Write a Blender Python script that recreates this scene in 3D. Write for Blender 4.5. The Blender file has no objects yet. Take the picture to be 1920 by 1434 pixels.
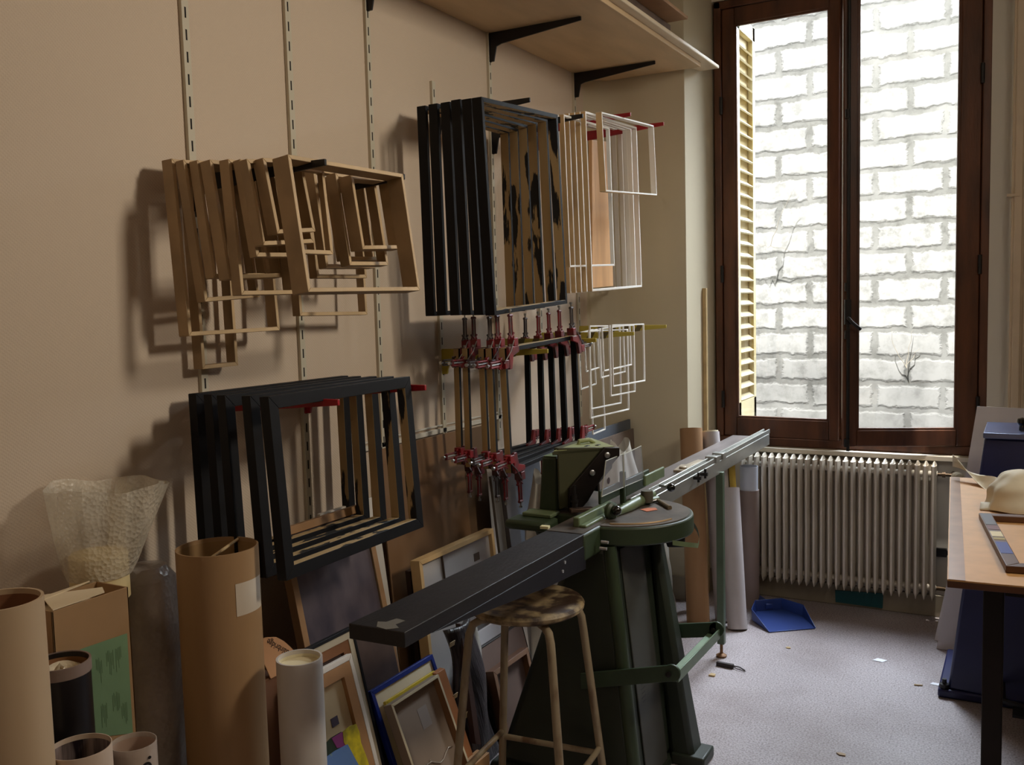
SKY=0.12; SUN=14; FILL=7; SKYP=320; LAMP=4; SIDE=19; GLOW=300; EXPO=0.0
import bpy, math, random
from math import radians, sin, cos, pi, sqrt
from mathutils import Vector, Matrix
random.seed(7)
COL = bpy.context.scene.collection

# ------------------------------------------------------------ camera model
F = 1770.0; YAW = radians(28.95); PIT = radians(4.85); ROL = radians(-1.52)
CAM = Vector((2.06, 0.0, 1.6))
_f = Vector((-sin(YAW)*cos(PIT), cos(YAW)*cos(PIT), -sin(PIT)))
_r0 = Vector((cos(YAW), sin(YAW), 0)); _u0 = _r0.cross(_f)
_r = cos(ROL)*_r0 + sin(ROL)*_u0; _u = -sin(ROL)*_r0 + cos(ROL)*_u0

def at(x, y, X=None, Y=None, Z=None):
    "point where the sight line through photo pixel (x, y) meets a plane of the room"
    k = (x-960)/F*_r - (y-717)/F*_u + _f
    if X is not None: t = (X-CAM.x)/k.x
    elif Y is not None: t = (Y-CAM.y)/k.y
    else: t = (Z-CAM.z)/k.z
    return CAM + t*k

cd = bpy.data.cameras.new('camera'); cam = bpy.data.objects.new('camera', cd); COL.objects.link(cam)
cam.matrix_world = Matrix(((_r.x, _u.x, -_f.x, CAM.x), (_r.y, _u.y, -_f.y, CAM.y), (_r.z, _u.z, -_f.z, CAM.z), (0, 0, 0, 1)))
cd.sensor_width = 36; cd.sensor_fit = 'HORIZONTAL'; cd.lens = 36*F/1920; cd.clip_start = .05
bpy.context.scene.camera = cam

# ------------------------------------------------------------ materials
def lin(c):
    return tuple(((v/255)/12.92 if v/255 <= .04045 else ((v/255+.055)/1.055)**2.4) for v in c)
MATS = {}
def mat(name, rgb, rough=.6, metal=0, var=0, scale=8, stretch=(1, 1, 1), bump=0, bscale=60, rgb2=None, lo=.35, hi=.65,
        detail=4, spec=.5, trans=0, sss=0, coat=0, coord='Object', rnd=False):
    if name in MATS: return MATS[name]
    m = bpy.data.materials.new(name); m.use_nodes = True; nt = m.node_tree; N = nt.nodes; L = nt.links
    b = N['Principled BSDF']; c = lin(rgb)
    b.inputs['Base Color'].default_value = (*c, 1); b.inputs['Roughness'].default_value = rough
    b.inputs['Metallic'].default_value = metal; b.inputs['Specular IOR Level'].default_value = spec
    b.inputs['Transmission Weight'].default_value = trans; b.inputs['Coat Weight'].default_value = coat
    tc = N.new('ShaderNodeTexCoord'); mp = N.new('ShaderNodeMapping'); L.new(tc.outputs[coord], mp.inputs[0])
    mp.inputs['Scale'].default_value = stretch
    if rnd:
        oi = N.new('ShaderNodeObjectInfo'); ml = N.new('ShaderNodeVectorMath'); ml.operation = 'SCALE'; ml.inputs[0].default_value = (13, 7, 17); L.new(oi.outputs['Random'], ml.inputs['Scale']); L.new(ml.outputs[0], mp.inputs['Location'])
    if var or rgb2:
        n = N.new('ShaderNodeTexNoise'); n.inputs['Scale'].default_value = scale; n.inputs['Detail'].default_value = detail
        L.new(mp.outputs[0], n.inputs['Vector'])
        r = N.new('ShaderNodeValToRGB'); L.new(n.outputs[0], r.inputs[0])
        r.color_ramp.elements[0].position = lo; r.color_ramp.elements[1].position = hi
        c2 = lin(rgb2) if rgb2 else tuple(v*(1-var) for v in c)
        r.color_ramp.elements[0].color = (*c2, 1)
        r.color_ramp.elements[1].color = (*(c if rgb2 else tuple(min(1, v*(1+var)) for v in c)), 1)
        L.new(r.outputs[0], b.inputs['Base Color'])
    if bump:
        n = N.new('ShaderNodeTexNoise'); n.inputs['Scale'].default_value = bscale; n.inputs['Detail'].default_value = 3
        L.new(mp.outputs[0], n.inputs['Vector'])
        bp = N.new('ShaderNodeBump'); bp.inputs['Strength'].default_value = bump; bp.inputs['Distance'].default_value = .01
        L.new(n.outputs[0], bp.inputs['Height']); L.new(bp.outputs[0], b.inputs['Normal'])
    MATS[name] = m
    return m

# ------------------------------------------------------------ mesh builder
class MB:
    def __init__(s): s.v = []; s.f = []; s.m = []; s.cm = 0
    def mat(s, i): s.cm = i; return s
    def add(s, vs, fs):
        o = len(s.v); s.v += [Vector(p) for p in vs]
        for f in fs: s.f.append([o+i for i in f]); s.m.append(s.cm)
        return s
    def hexa(s, p):   # 8 points: bottom ring 0-3, top ring 4-7
        return s.add(p, [(3, 2, 1, 0), (4, 5, 6, 7), (0, 1, 5, 4), (1, 2, 6, 5), (2, 3, 7, 6), (3, 0, 4, 7)])
    def box(s, c, d, R=None):
        c = Vector(c); h = Vector(d)/2; P = []
        for z in (-1, 1):
            for a, b in ((-1, -1), (1, -1), (1, 1), (-1, 1)):
                q = Vector((a*h.x, b*h.y, z*h.z)); P.append(c + (R @ q if R else q))
        return s.hexa(P)
    def box2(s, a, b):
        a = Vector(a); b = Vector(b); return s.box((a+b)/2, [abs(x) for x in (b-a)])
    def prism(s, pts, vec):
        pts = [Vector(p) for p in pts]; vec = Vector(vec); n = len(pts)
        return s.add(pts+[p+vec for p in pts], [tuple(range(n))[::-1], tuple(range(n, 2*n))]+[(i, (i+1) % n, n+(i+1) % n, n+i) for i in range(n)])
    def tube(s, pts, r, seg=12, caps=True, closed=False):
        pts = [Vector(p) for p in pts]; n = len(pts); rs = r if isinstance(r, (list, tuple)) else [r]*n
        vs = []; prev = None
        for i, p in enumerate(pts):
            a = pts[i-1] if (i > 0 or closed) else p; b = pts[(i+1) % n] if (i < n-1 or closed) else p
            t = (b-a).normalized()
            if prev is None:
                ref = Vector((0, 0, 1)) if abs(t.z) < .9 else Vector((1, 0, 0)); e = t.cross(ref).normalized()
            else:
                e = (prev - t*prev.dot(t)).normalized()
            prev = e; g = t.cross(e)
            for k in range(seg):
                an = 2*pi*k/seg; vs.append(p + (e*cos(an)+g*sin(an))*rs[i])
        fs = []
        for i in range(n if closed else n-1):
            j = (i+1) % n
            for k in range(seg): fs.append((i*seg+k, i*seg+(k+1) % seg, j*seg+(k+1) % seg, j*seg+k))
        if caps and not closed:
            fs.append(tuple(range(seg))[::-1]); fs.append(tuple((n-1)*seg+k for k in range(seg)))
        return s.add(vs, fs)
    def cyl(s, a, b, r, r2=None, seg=20): return s.tube([a, b], [r, r if r2 is None else r2], seg)
    def lathe(s, prof, o=(0, 0, 0), ax=(0, 0, 1), seg=28, jit=0, caps=True):
        o = Vector(o); ax = Vector(ax).normalized(); ref = Vector((0, 0, 1)) if abs(ax.z) < .9 else Vector((1, 0, 0))
        e = ax.cross(ref).normalized(); g = ax.cross(e); vs = []; n = len(prof)
        for r, z in prof:
            for k in range(seg):
                an = 2*pi*k/seg; rr = r*(1+jit*sin(3*an+z*9)+jit*.6*sin(7*an+1))
                vs.append(o+ax*z+(e*cos(an)+g*sin(an))*rr)
        fs = [(i*seg+k, i*seg+(k+1) % seg, (i+1)*seg+(k+1) % seg, (i+1)*seg+k) for i in range(n-1) for k in range(seg)]
        if caps and prof[0][0] > .001: fs.append(tuple(range(seg))[::-1])
        if caps and prof[-1][0] > .001: fs.append(tuple((n-1)*seg+k for k in range(seg)))
        return s.add(vs, fs)
    def grid(s, fn, nu, nv):
        vs = [fn(i/nu, j/nv) for i in range(nu+1) for j in range(nv+1)]
        return s.add(vs, [(i*(nv+1)+j, (i+1)*(nv+1)+j, (i+1)*(nv+1)+j+1, i*(nv+1)+j+1) for i in range(nu) for j in range(nv)])
    def build(s, name, mats, root=None, local=False, bevel=0, flat=False, ang=35, solid=0, sub=0):
        off = Vector((0, 0, 0)); lo = None
        if root is not None and not local: off = root.matrix_basis.translation.copy() if root.parent is None else Vector(root.get('_o', (0, 0, 0)))
        if root is None and not local:
            n = len(s.v); zs = min(v.z for v in s.v)
            off = Vector(((min(v.x for v in s.v)+max(v.x for v in s.v))/2, (min(v.y for v in s.v)+max(v.y for v in s.v))/2, zs))
        me = bpy.data.meshes.new(name); me.from_pydata([v-off for v in s.v], [], s.f)
        if not isinstance(mats, (list, tuple)): mats = [mats]
        for m in mats: me.materials.append(m)
        for p, k in zip(me.polygons, s.m): p.material_index = min(k, len(mats)-1)
        import bmesh
        bm = bmesh.new(); bm.from_mesh(me); bmesh.ops.recalc_face_normals(bm, faces=bm.faces); bm.to_mesh(me); bm.free()
        if not flat:
            me.polygons.foreach_set('use_smooth', [True]*len(me.polygons)); me.set_sharp_from_angle(angle=radians(ang))
        o = bpy.data.objects.new(name, me); COL.objects.link(o)
        if root is not None:
            o.parent = root
            if root.parent is None and not local: OFF[o.name] = off
            elif not local: OFF[o.name] = off
        else: o.location = off
        if solid: md = o.modifiers.new('solid', 'SOLIDIFY'); md.thickness = solid; md.offset = 0
        if sub: md = o.modifiers.new('sub', 'SUBSURF'); md.levels = md.render_levels = sub
        if bevel:
            md = o.modifiers.new('bevel', 'BEVEL'); md.width = bevel; md.segments = 2; md.limit_method = 'ANGLE'; md.angle_limit = radians(40)
            md.harden_normals = False
        return o
OFF = {}
def child(mb, name, mats, parent, top, **k):
    "a sub-part: geometry given in world space, parent is a part of the thing `top`"
    o = mb.build(name, mats, top, **k); o.parent = parent; return o

def tag(o, label=None, cat=None, group=None, kind=None):
    if label: o['label'] = label
    if cat: o['category'] = cat
    if group: o['group'] = group
    if kind: o['kind'] = kind
    return o
def thing(name, label, cat, loc, group=None):
    o = bpy.data.objects.new(name, None); COL.objects.link(o); o.location = Vector(loc); o.empty_display_size = .05
    return tag(o, label, cat, group)
def struct(name, mb, m, parent=None, **k):
    o = mb.build(name, m, parent, **k)
    if parent is None: o['kind'] = 'structure'
    return o
def solo(name, mb, m, label, cat, group=None, **k):
    return tag(mb.build(name, m, **k), label, cat, group)
def copy_tree(o, parent=None):
    c = o.copy(); COL.objects.link(c); c.parent = parent
    for ch in [x for x in bpy.data.objects if x.parent == o]: copy_tree(ch, c)
    return c

# ------------------------------------------------------------ palette
oak = mat('oak', (194, 166, 126), .55, var=.12, scale=6, stretch=(6, 1, 1), bump=.1, bscale=90, rnd=True)
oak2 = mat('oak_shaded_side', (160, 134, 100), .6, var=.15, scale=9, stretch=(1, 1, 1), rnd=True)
rawwood = mat('raw_wood', (196, 168, 122), .7, var=.12, scale=14)
blackp = mat('black_paint', (13, 12, 15), .6, var=.2, scale=20, spec=.25)
blackdrip = mat('drippy_black_on_wood', (172, 146, 104), .75, rgb2=(14, 12, 14), scale=9, stretch=(2.4, 1, .45), lo=.435, hi=.455, detail=6, rnd=True)
whitep = mat('white_paint', (232, 228, 220), .5, var=.03)
palewood = mat('pale_wood', (214, 180, 132), .6, var=.08, scale=12)
redp = mat('red_paint', (150, 24, 32), .4, var=.15, scale=30)
yellowp = mat('yellow_paint', (178, 160, 62), .45)
darkmetal = mat('dark_metal', (26, 23, 23), .45, metal=.2)
gunmetal = mat('gun_metal', (92, 84, 84), .35, metal=.7, var=.2, scale=40)
steel = mat('steel', (176, 176, 176), .28, metal=.9, var=.12, scale=50)
railp = mat('cream_rail_paint', (196, 188, 168), .5)
slotm = mat('dark_slot', (28, 24, 22), .9)
# ============================================================ ROOM
def wall_mat(name, rgb, kind='paper'):
    m = bpy.data.materials.new(name); m.use_nodes = True; nt = m.node_tree; N = nt.nodes; L = nt.links
    b = N['Principled BSDF']; b.inputs['Roughness'].default_value = .75; b.inputs['Specular IOR Level'].default_value = .25
    tc = N.new('ShaderNodeTexCoord'); geo = tc.outputs['Object']
    n = N.new('ShaderNodeTexNoise'); n.inputs['Scale'].default_value = 1.3; n.inputs['Detail'].default_value = 5; L.new(geo, n.inputs['Vector'])
    r = N.new('ShaderNodeValToRGB'); L.new(n.outputs[0], r.inputs[0]); c = lin(rgb)
    r.color_ramp.elements[0].color = (*[v*.93 for v in c], 1); r.color_ramp.elements[1].color = (*[min(1, v*1.04) for v in c], 1)
    L.new(r.outputs[0], b.inputs['Base Color'])
    bp = N.new('ShaderNodeBump')
    if kind == 'paper':      # woven glass-fibre wallpaper
        mp = N.new('ShaderNodeMapping'); L.new(geo, mp.inputs[0]); mp.inputs['Rotation'].default_value = (radians(40), 0, 0)
        w1 = N.new('ShaderNodeTexWave'); w1.inputs['Scale'].default_value = 45; w1.bands_direction = 'Y'; w1.inputs['Distortion'].default_value = 2.5; w1.inputs['Detail'].default_value = 2
        w2 = N.new('ShaderNodeTexWave'); w2.inputs['Scale'].default_value = 45; w2.bands_direction = 'Z'; w2.inputs['Distortion'].default_value = 2.5
        L.new(mp.outputs[0], w1.inputs[0]); L.new(mp.outputs[0], w2.inputs[0])
        mx = N.new('ShaderNodeMath'); mx.operation = 'MULTIPLY'; L.new(w1.outputs['Fac'], mx.inputs[0]); L.new(w2.outputs['Fac'], mx.inputs[1])
        L.new(mx.outputs[0], bp.inputs['Height']); bp.inputs['Strength'].default_value = .3; bp.inputs['Distance'].default_value = .002
    else:
        n2 = N.new('ShaderNodeTexNoise'); n2.inputs['Scale'].default_value = 45; L.new(geo, n2.inputs['Vector'])
        L.new(n2.outputs[0], bp.inputs['Height']); bp.inputs['Strength'].default_value = .12; bp.inputs['Distance'].default_value = .004
    L.new(bp.outputs[0], b.inputs['Normal'])
    return m
paper = wall_mat('woven_wallpaper', (206, 188, 168))
plaster = wall_mat('cream_plaster', (202, 190, 164), 'plain')
plasterw = wall_mat('pale_plaster', (214, 208, 196), 'plain')
ceilm = wall_mat('ceiling_white', (215, 208, 196), 'plain')

XR, YB, ZC = 3.6, -1.6, 3.3
m = MB(); m.box2((-.12, YB, -.02), (0, 4.84, ZC)); struct('wall_left', m, paper)
# inner corner: rounded plaster fillet and pillar
YP = 4.72; XC = .48
m = MB(); R = .16
prof = [(0, YP-R)]+[(R-R*cos(a), YP-R+R*sin(a)) for a in [radians(q) for q in range(0, 91, 10)]]+[(XC, YP), (XC+.01, YP+.005), (.555, 5.02), (.555, 5.3), (0, 5.3)]
m.prism([(x, y, 0) for x, y in prof], (0, 0, ZC)); struct('wall_pillar', m, plaster)
# window wall: breast below, lintel above, right pier
YW = 4.98
m = MB(); m.box2((.5, YW, 0), (2.02, 5.3, .80)); m.box2((.5, 5.0, 3.14), (2.02, 5.3, ZC)); struct('wall_back', m, plasterw)
m = MB(); m.box2((1.873, 4.99, .80), (2.02, 5.3, ZC)); m.box2((1.96, 4.86, 0), (XR, 5.3, ZC)); struct('wall_back.001', m, plasterw)
m = MB(); m.box2((XR, YB, 0), (XR+.12, 5.3, ZC)); struct('wall_right', m, plasterw)
m = MB(); m.box2((-.12, YB-.12, 0), (XR+.12, YB, ZC)); struct('wall_front', m, plasterw)
m = MB(); m.box2((-.12, YB-.12, ZC), (XR+.12, 5.3, ZC+.1)); struct('ceiling', m, ceilm)

# floor : speckled lilac-grey vinyl
fm = bpy.data.materials.new('speckled_vinyl'); fm.use_nodes = True; N = fm.node_tree.nodes; L = fm.node_tree.links
b = N['Principled BSDF']; b.inputs['Roughness'].default_value = .42; b.inputs['Specular IOR Level'].default_value = .45
tc = N.new('ShaderNodeTexCoord')
n1 = N.new('ShaderNodeTexNoise'); n1.inputs['Scale'].default_value = 150; n1.inputs['Detail'].default_value = 3; L.new(tc.outputs['Object'], n1.inputs['Vector'])
r1 = N.new('ShaderNodeValToRGB'); L.new(n1.outputs[0], r1.inputs[0])
e = r1.color_ramp.elements; e[0].position = .32; e[0].color = (*lin((136, 125, 124)), 1); e[1].position = .55; e[1].color = (*lin((184, 174, 176)), 1)
q = e.new(.72); q.color = (*lin((200, 192, 195)), 1)
n2 = N.new('ShaderNodeTexNoise'); n2.inputs['Scale'].default_value = 3; n2.inputs['Detail'].default_value = 6; L.new(tc.outputs['Object'], n2.inputs['Vector'])
r2 = N.new('ShaderNodeValToRGB'); L.new(n2.outputs[0], r2.inputs[0]); e = r2.color_ramp.elements
e[0].position = .3; e[0].color = (.74, .70, .68, 1); e[1].position = .6; e[1].color = (1, 1, 1, 1)
mx = N.new('ShaderNodeMixRGB'); mx.blend_type = 'MULTIPLY'; mx.inputs[0].default_value = 1
L.new(r1.outputs[0], mx.inputs[1]); L.new(r2.outputs[0], mx.inputs[2]); L.new(mx.outputs[0], b.inputs['Base Color'])
m = MB(); m.box2((-.12, YB-.12, -.1), (XR+.12, 5.3, 0)); struct('floor', m, fm)
skm = mat('skirting_paint', (150, 138, 118), .5, var=.08)
m = MB(); m.box2((.16, YP-.016, 0), (XC+.01, YP, .13)); m.prism([(XC, YP-.016, 0), (XC+.016, YP, 0), (.565, YW, 0), (.555, YW, 0)], (0, 0, .13)); struct('baseboard_pillar', m, skm, bevel=.004)
m = MB(); m.box2((.56, YW-.016, 0), (1.96, YW, .11)); struct('baseboard_back', m, skm, bevel=.004)
m = MB(); m.box2((0, YB, 0), (.016, YP-.16, .13)); struct('baseboard_left', m, skm, bevel=.004)
# ---- window
wood = mat('brown_varnished_wood', (112, 68, 42), .42, rgb2=(66, 38, 24), scale=5, stretch=(3, 3, .6), lo=.3, hi=.75, bump=.08, bscale=40)
woodd = mat('dark_varnished_wood', (58, 38, 30), .45, rgb2=(36, 24, 20), scale=5, stretch=(3, 3, .6), lo=.3, hi=.75)
sillm = mat('sill_paint', (218, 208, 190), .5, var=.06)
m = MB(); m.box2((.545, 4.932, .782), (1.90, 5.3, .806)); m.box2((.56, 4.98, .76), (1.88, 4.985, .79)); struct('trim_1', m, sillm, bevel=.006)
WX0, WX1, WZ0, WZ1 = .563, 1.875, .806, 3.135
win = bpy.data.objects.new('window_1', None); COL.objects.link(win); win.location = (1.22, 5.03, WZ0); win['kind'] = 'structure'
m = MB(); a = .038
m.box2((WX0, 4.99, WZ0), (WX0+a, 5.08, WZ1)); m.box2((WX1-a, 4.99, WZ0), (WX1, 5.08, WZ1)); m.box2((WX0, 4.99, WZ1-a), (WX1, 5.08, WZ1)); m.box2((WX0, 4.985, WZ0), (WX1, 5.08, WZ0+.045))
m.box2((WX0, 5.048, WZ0), (WX0+.07, 5.08, WZ1)); m.box2((WX1-.075, 5.05, WZ0), (WX1, 5.08, WZ1)); m.box2((WX0, 5.048, WZ0), (WX1, 5.08, WZ0+.07)); m.build('window_frame', wood, win, bevel=.005)
glass = bpy.data.materials.new('window_glass'); glass.use_nodes = True; N = glass.node_tree.nodes; L = glass.node_tree.links
N.remove(N['Principled BSDF']); tr = N.new('ShaderNodeBsdfTransparent'); gl = N.new('ShaderNodeBsdfGlossy'); gl.inputs['Roughness'].default_value = .02
ms = N.new('ShaderNodeMixShader'); ms.inputs[0].default_value = .05; tr.inputs[0].default_value = (.97, .98, .98, 1)
L.new(tr.outputs[0], ms.inputs[1]); L.new(gl.outputs[0], ms.inputs[2]); L.new(ms.outputs[0], N['Material Output'].inputs[0])
def casement(hx, side, width, ang, ws, we, mm, rb=.10):
    "hinged at hx on one side; side=+1 leaf extends to +x; ws hinge stile width, we free stile width"
    hinge = Vector((hx, 5.0, WZ0+.045)); z1 = WZ1-a-.002-hinge.z; t = .045
    R = Matrix.Rotation(-side*ang, 4, 'Z'); T = Matrix.Translation(hinge) @ R
    def bx(mb, x0, x1, za, zb, y0=0., y1=t):
        x0, x1 = sorted((side*x0, side*x1)); P = []
        for z in (za, zb):
            for x, y in ((x0, y0), (x1, y0), (x1, y1), (x0, y1)): P.append(T @ Vector((x, y, z)))
        mb.hexa(P)
    rt = .085
    m = MB(); bx(m, 0, ws, 0, z1); bx(m, width-we, width, 0, z1); bx(m, ws, width-we, 0, rb); bx(m, ws, width-we, z1-rt, z1)
    if side > 0: bx(m, width-.004, width+.05, 0, z1, .034, .045)
    s = m.build('sash', mm, win, bevel=.006)
    g = MB(); bx(g, ws-.004, ws+.010, rb, z1-rt, .004, .02); bx(g, width-we-.010, width-we+.004, rb, z1-rt, .004, .02); bx(g, ws, width-we, rb-.003, rb+.010, .004, .02); bx(g, ws, width-we, z1-rt-.010, z1-rt+.004, .004, .02)
    child(g, 'glazing_bead', wood, s, win, bevel=.003)
    g = MB(); bx(g, ws-.005, width-we+.005, rb-.005, z1-rt+.005, .026, .029); child(g, 'pane', glass, s, win)
    return s, T, z1
mid = at(1576, 500, Y=5.0).x
sl, Tl, zz = casement(WX0+a+.002, 1, mid-(WX0+a)-.004, radians(2), at(1379, 500, Y=5.).x-(WX0+a), .052, wood)
sr, Tr, zz = casement(WX1-a-.002, -1, (WX1-a)-mid-.014, radians(19), WX1-a-at(1797, 500, Y=5.).x, .068, wood, .082)
# espagnolette on the left edge of the right leaf, handle
m = MB()
m.tube([Tr @ Vector((-.595, -.012, z)) for z in (-.02, zz*.5, zz+.02)], .008, 10)
for z in (.02, .55, .78, 1.6, 2.2): m.cyl(Tr @ Vector((-.60, -.012, z-.02)), Tr @ Vector((-.60, -.012, z+.02)), .013, seg=12)
bolt = m.build('espagnolette', darkmetal, sr if False else win)
m = MB(); m.box2((0, 0, 0), (.03, .012, .12)); m.v = [Tr @ (Vector((-.615, -.035, .60))+v) for v in m.v]
m.tube([Tr @ Vector(p) for p in ((-.60, -.03, .63), (-.60, -.055, .63), (-.585, -.06, .61), (-.545, -.055, .575))], .008, 10)
child(m, 'handle', darkmetal, bolt, win)
m = MB()
for hx in (WX0+a+.001, WX1-a-.001):
    for z in (1.05, 1.72, 2.6): m.cyl((hx, 4.985, z-.045), (hx, 4.985, z+.045), .009, seg=12)
m.build('hinge', darkmetal, win)

# ---- outside: blockwork wall across the light well, folded louvred shutter
bk = bpy.data.materials.new('white_block_wall'); bk.use_nodes = True; N = bk.node_tree.nodes; L = bk.node_tree.links
b = N['Principled BSDF']; b.inputs['Roughness'].default_value = .9
tc = N.new('ShaderNodeTexCoord'); nz = N.new('ShaderNodeTexNoise'); nz.inputs['Scale'].default_value = 7; nz.inputs['Detail'].default_value = 9; nz.inputs['Roughness'].default_value = .72; L.new(tc.outputs['Object'], nz.inputs['Vector'])
sep = N.new('ShaderNodeVectorMath'); sep.operation = 'SCALE'; sep.inputs['Scale'].default_value = .09
sb = N.new('ShaderNodeVectorMath'); sb.operation = 'SUBTRACT'; sb.inputs[1].default_value = (.5, .5, .5); L.new(nz.outputs['Color'], sb.inputs[0]); L.new(sb.outputs[0], sep.inputs[0])
ad = N.new('ShaderNodeVectorMath'); ad.operation = 'ADD'; L.new(tc.outputs['Object'], ad.inputs[0]); L.new(sep.outputs[0], ad.inputs[1])
sx = N.new('ShaderNodeSeparateXYZ'); cx = N.new('ShaderNodeCombineXYZ'); L.new(ad.outputs[0], sx.inputs[0]); L.new(sx.outputs['X'], cx.inputs['X']); L.new(sx.outputs['Z'], cx.inputs['Y'])
br = N.new('ShaderNodeTexBrick'); L.new(cx.outputs[0], br.inputs['Vector'])
br.inputs['Scale'].default_value = 1; br.inputs['Brick Width'].default_value = .44; br.inputs['Row Height'].default_value = .182
br.inputs['Mortar Size'].default_value = .032; br.inputs['Mortar Smooth'].default_value = .6; br.offset = .5
br.inputs['Color1'].default_value = (.86, .86, .85, 1); br.inputs['Color2'].default_value = (.74, .74, .73, 1); br.inputs['Mortar'].default_value = (.42, .42, .40, 1)
n3 = N.new('ShaderNodeTexNoise'); n3.inputs['Scale'].default_value = 11; n3.inputs['Detail'].default_value = 8; n3.inputs['Roughness'].default_value = .7; L.new(tc.outputs['Object'], n3.inputs['Vector'])
r3 = N.new('ShaderNodeValToRGB'); L.new(n3.outputs[0], r3.inputs[0]); e = r3.color_ramp.elements; e[0].position = .38; e[0].color = (.34, .34, .31, 1); e[1].position = .54; e[1].color = (1, 1, 1, 1)
n4 = N.new('ShaderNodeTexNoise'); n4.inputs['Scale'].default_value = 1.1; n4.inputs['Detail'].default_value = 3; L.new(tc.outputs['Object'], n4.inputs['Vector'])
mx = N.new('ShaderNodeMixRGB'); mx.blend_type = 'MULTIPLY'; L.new(n4.outputs[0], mx.inputs[0]); L.new(br.outputs[0], mx.inputs[1]); L.new(r3.outputs[0], mx.inputs[2])
# wall colour multiplied darker towards the bottom
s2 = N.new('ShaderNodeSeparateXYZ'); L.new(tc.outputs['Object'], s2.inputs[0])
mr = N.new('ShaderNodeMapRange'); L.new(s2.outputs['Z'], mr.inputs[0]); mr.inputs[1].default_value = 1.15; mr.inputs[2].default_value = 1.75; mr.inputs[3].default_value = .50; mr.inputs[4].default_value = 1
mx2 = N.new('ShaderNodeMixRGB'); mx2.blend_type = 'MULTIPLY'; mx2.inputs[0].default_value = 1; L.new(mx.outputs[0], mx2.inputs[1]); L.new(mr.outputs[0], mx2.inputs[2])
n5 = N.new('ShaderNodeTexNoise'); n5.inputs['Scale'].default_value = 2.4; n5.inputs['Detail'].default_value = 6; L.new(tc.outputs['Object'], n5.inputs['Vector'])
r5 = N.new('ShaderNodeMapRange'); L.new(n5.outputs[0], r5.inputs[0]); r5.inputs[1].default_value = .45; r5.inputs[2].default_value = .70; r5.inputs[3].default_value = 0; r5.inputs[4].default_value = .55
mx3 = N.new('ShaderNodeMixRGB'); L.new(r5.outputs[0], mx3.inputs[0]); L.new(mx2.outputs[0], mx3.inputs[1]); mx3.inputs[2].default_value = (.80, .80, .78, 1)
L.new(mx3.outputs[0], b.inputs['Base Color'])
bp = N.new('ShaderNodeBump'); bp.inputs['Strength'].default_value = .5; bp.inputs['Distance'].default_value = .02; L.new(br.outputs['Fac'], bp.inputs['Height']); bp.invert = True; L.new(bp.outputs[0], b.inputs['Normal'])
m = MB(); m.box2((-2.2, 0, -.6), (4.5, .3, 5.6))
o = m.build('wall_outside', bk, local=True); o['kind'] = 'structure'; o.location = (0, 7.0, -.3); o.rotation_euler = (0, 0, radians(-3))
m = MB(); m.box2((-2.4, 5.32, -.7), (4.8, 7.4, -.55)); struct('floor.001', m, mat('court_ground', (120, 115, 105), .9, var=.2))
m = MB()
outm = mat('outer_render', (110, 106, 98), .9, var=.1)
m.box2((-2.4, 5.3, -.6), (.52, 5.45, 4.2)); m.box2((1.885, 5.3, -.6), (4.8, 5.45, 4.2)); m.box2((.52, 5.3, -.6), (1.92, 5.45, .78)); m.box2((.52, 5.3, 3.16), (1.92, 5.45, 4.2)); struct('wall_facade', m, outm)
# shutter leaf folded against the left reveal
shm = mat('shutter_cream', (212, 204, 176), .6, rgb2=(196, 176, 124), scale=3, lo=.3, hi=.7)
sh = thing('louvred_shutter', 'cream louvred shutter leaf folded open outside the left pane of the window', 'shutter', (.62, 5.28, .83))
sx0 = .657; y0, y1 = 5.10, 5.47
m = MB(); m.box2((sx0-.03, y0, .84), (sx0, y0+.05, 3.1)); m.box2((sx0-.03, y1-.05, .84), (sx0, y1, 3.1)); m.box2((sx0-.03, y0, .84), (sx0, y1, 1.02)); m.box2((sx0-.03, y0, 3.02), (sx0, y1, 3.1))
m.build('shutter_frame', shm, sh, bevel=.003)
m = MB(); z = 1.035
while z < 3.01:
    m.box(((sx0-.015), (y0+y1)/2, z), (.036, y1-y0-.1, .009), Matrix.Rotation(radians(38), 3, 'Y')); z += .066
m.build('slats', shm, sh)
m = MB(); m.box2((sx0-.034, y0+.01, .85), (sx0-.030, y1-.01, 3.09)); m.build('backing', mat('shutter_backing', (190, 172, 128), .7), sh)
# dry creeper twigs
tw = mat('dry_twig', (196, 186, 170), .9)
for k, (px_, py_, s) in enumerate(((1700, 690, 1), (1445, 460, -1))):
    p = at(px_, py_, Y=6.9-.0); m = MB(); rnd = random.Random(k+3)
    for j in range(3):
        q = p.copy(); pts = [q.copy()]; d = Vector((rnd.uniform(-.6, .8), 0, rnd.uniform(-.2, 1)))
        for i in range(7): q = q+d*.05+Vector((rnd.uniform(-.02, .02), rnd.uniform(-.01, .01), rnd.uniform(-.015, .03))); pts.append(q)
        m.tube(pts, [.0028*(1-i/9) for i in range(8)], 6)
    solo('dry_creeper', m, tw, ['dry creeper twigs low on the white block wall behind the right pane', 'dry creeper twigs on the white block wall behind the left pane'][k], 'twig')

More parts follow.
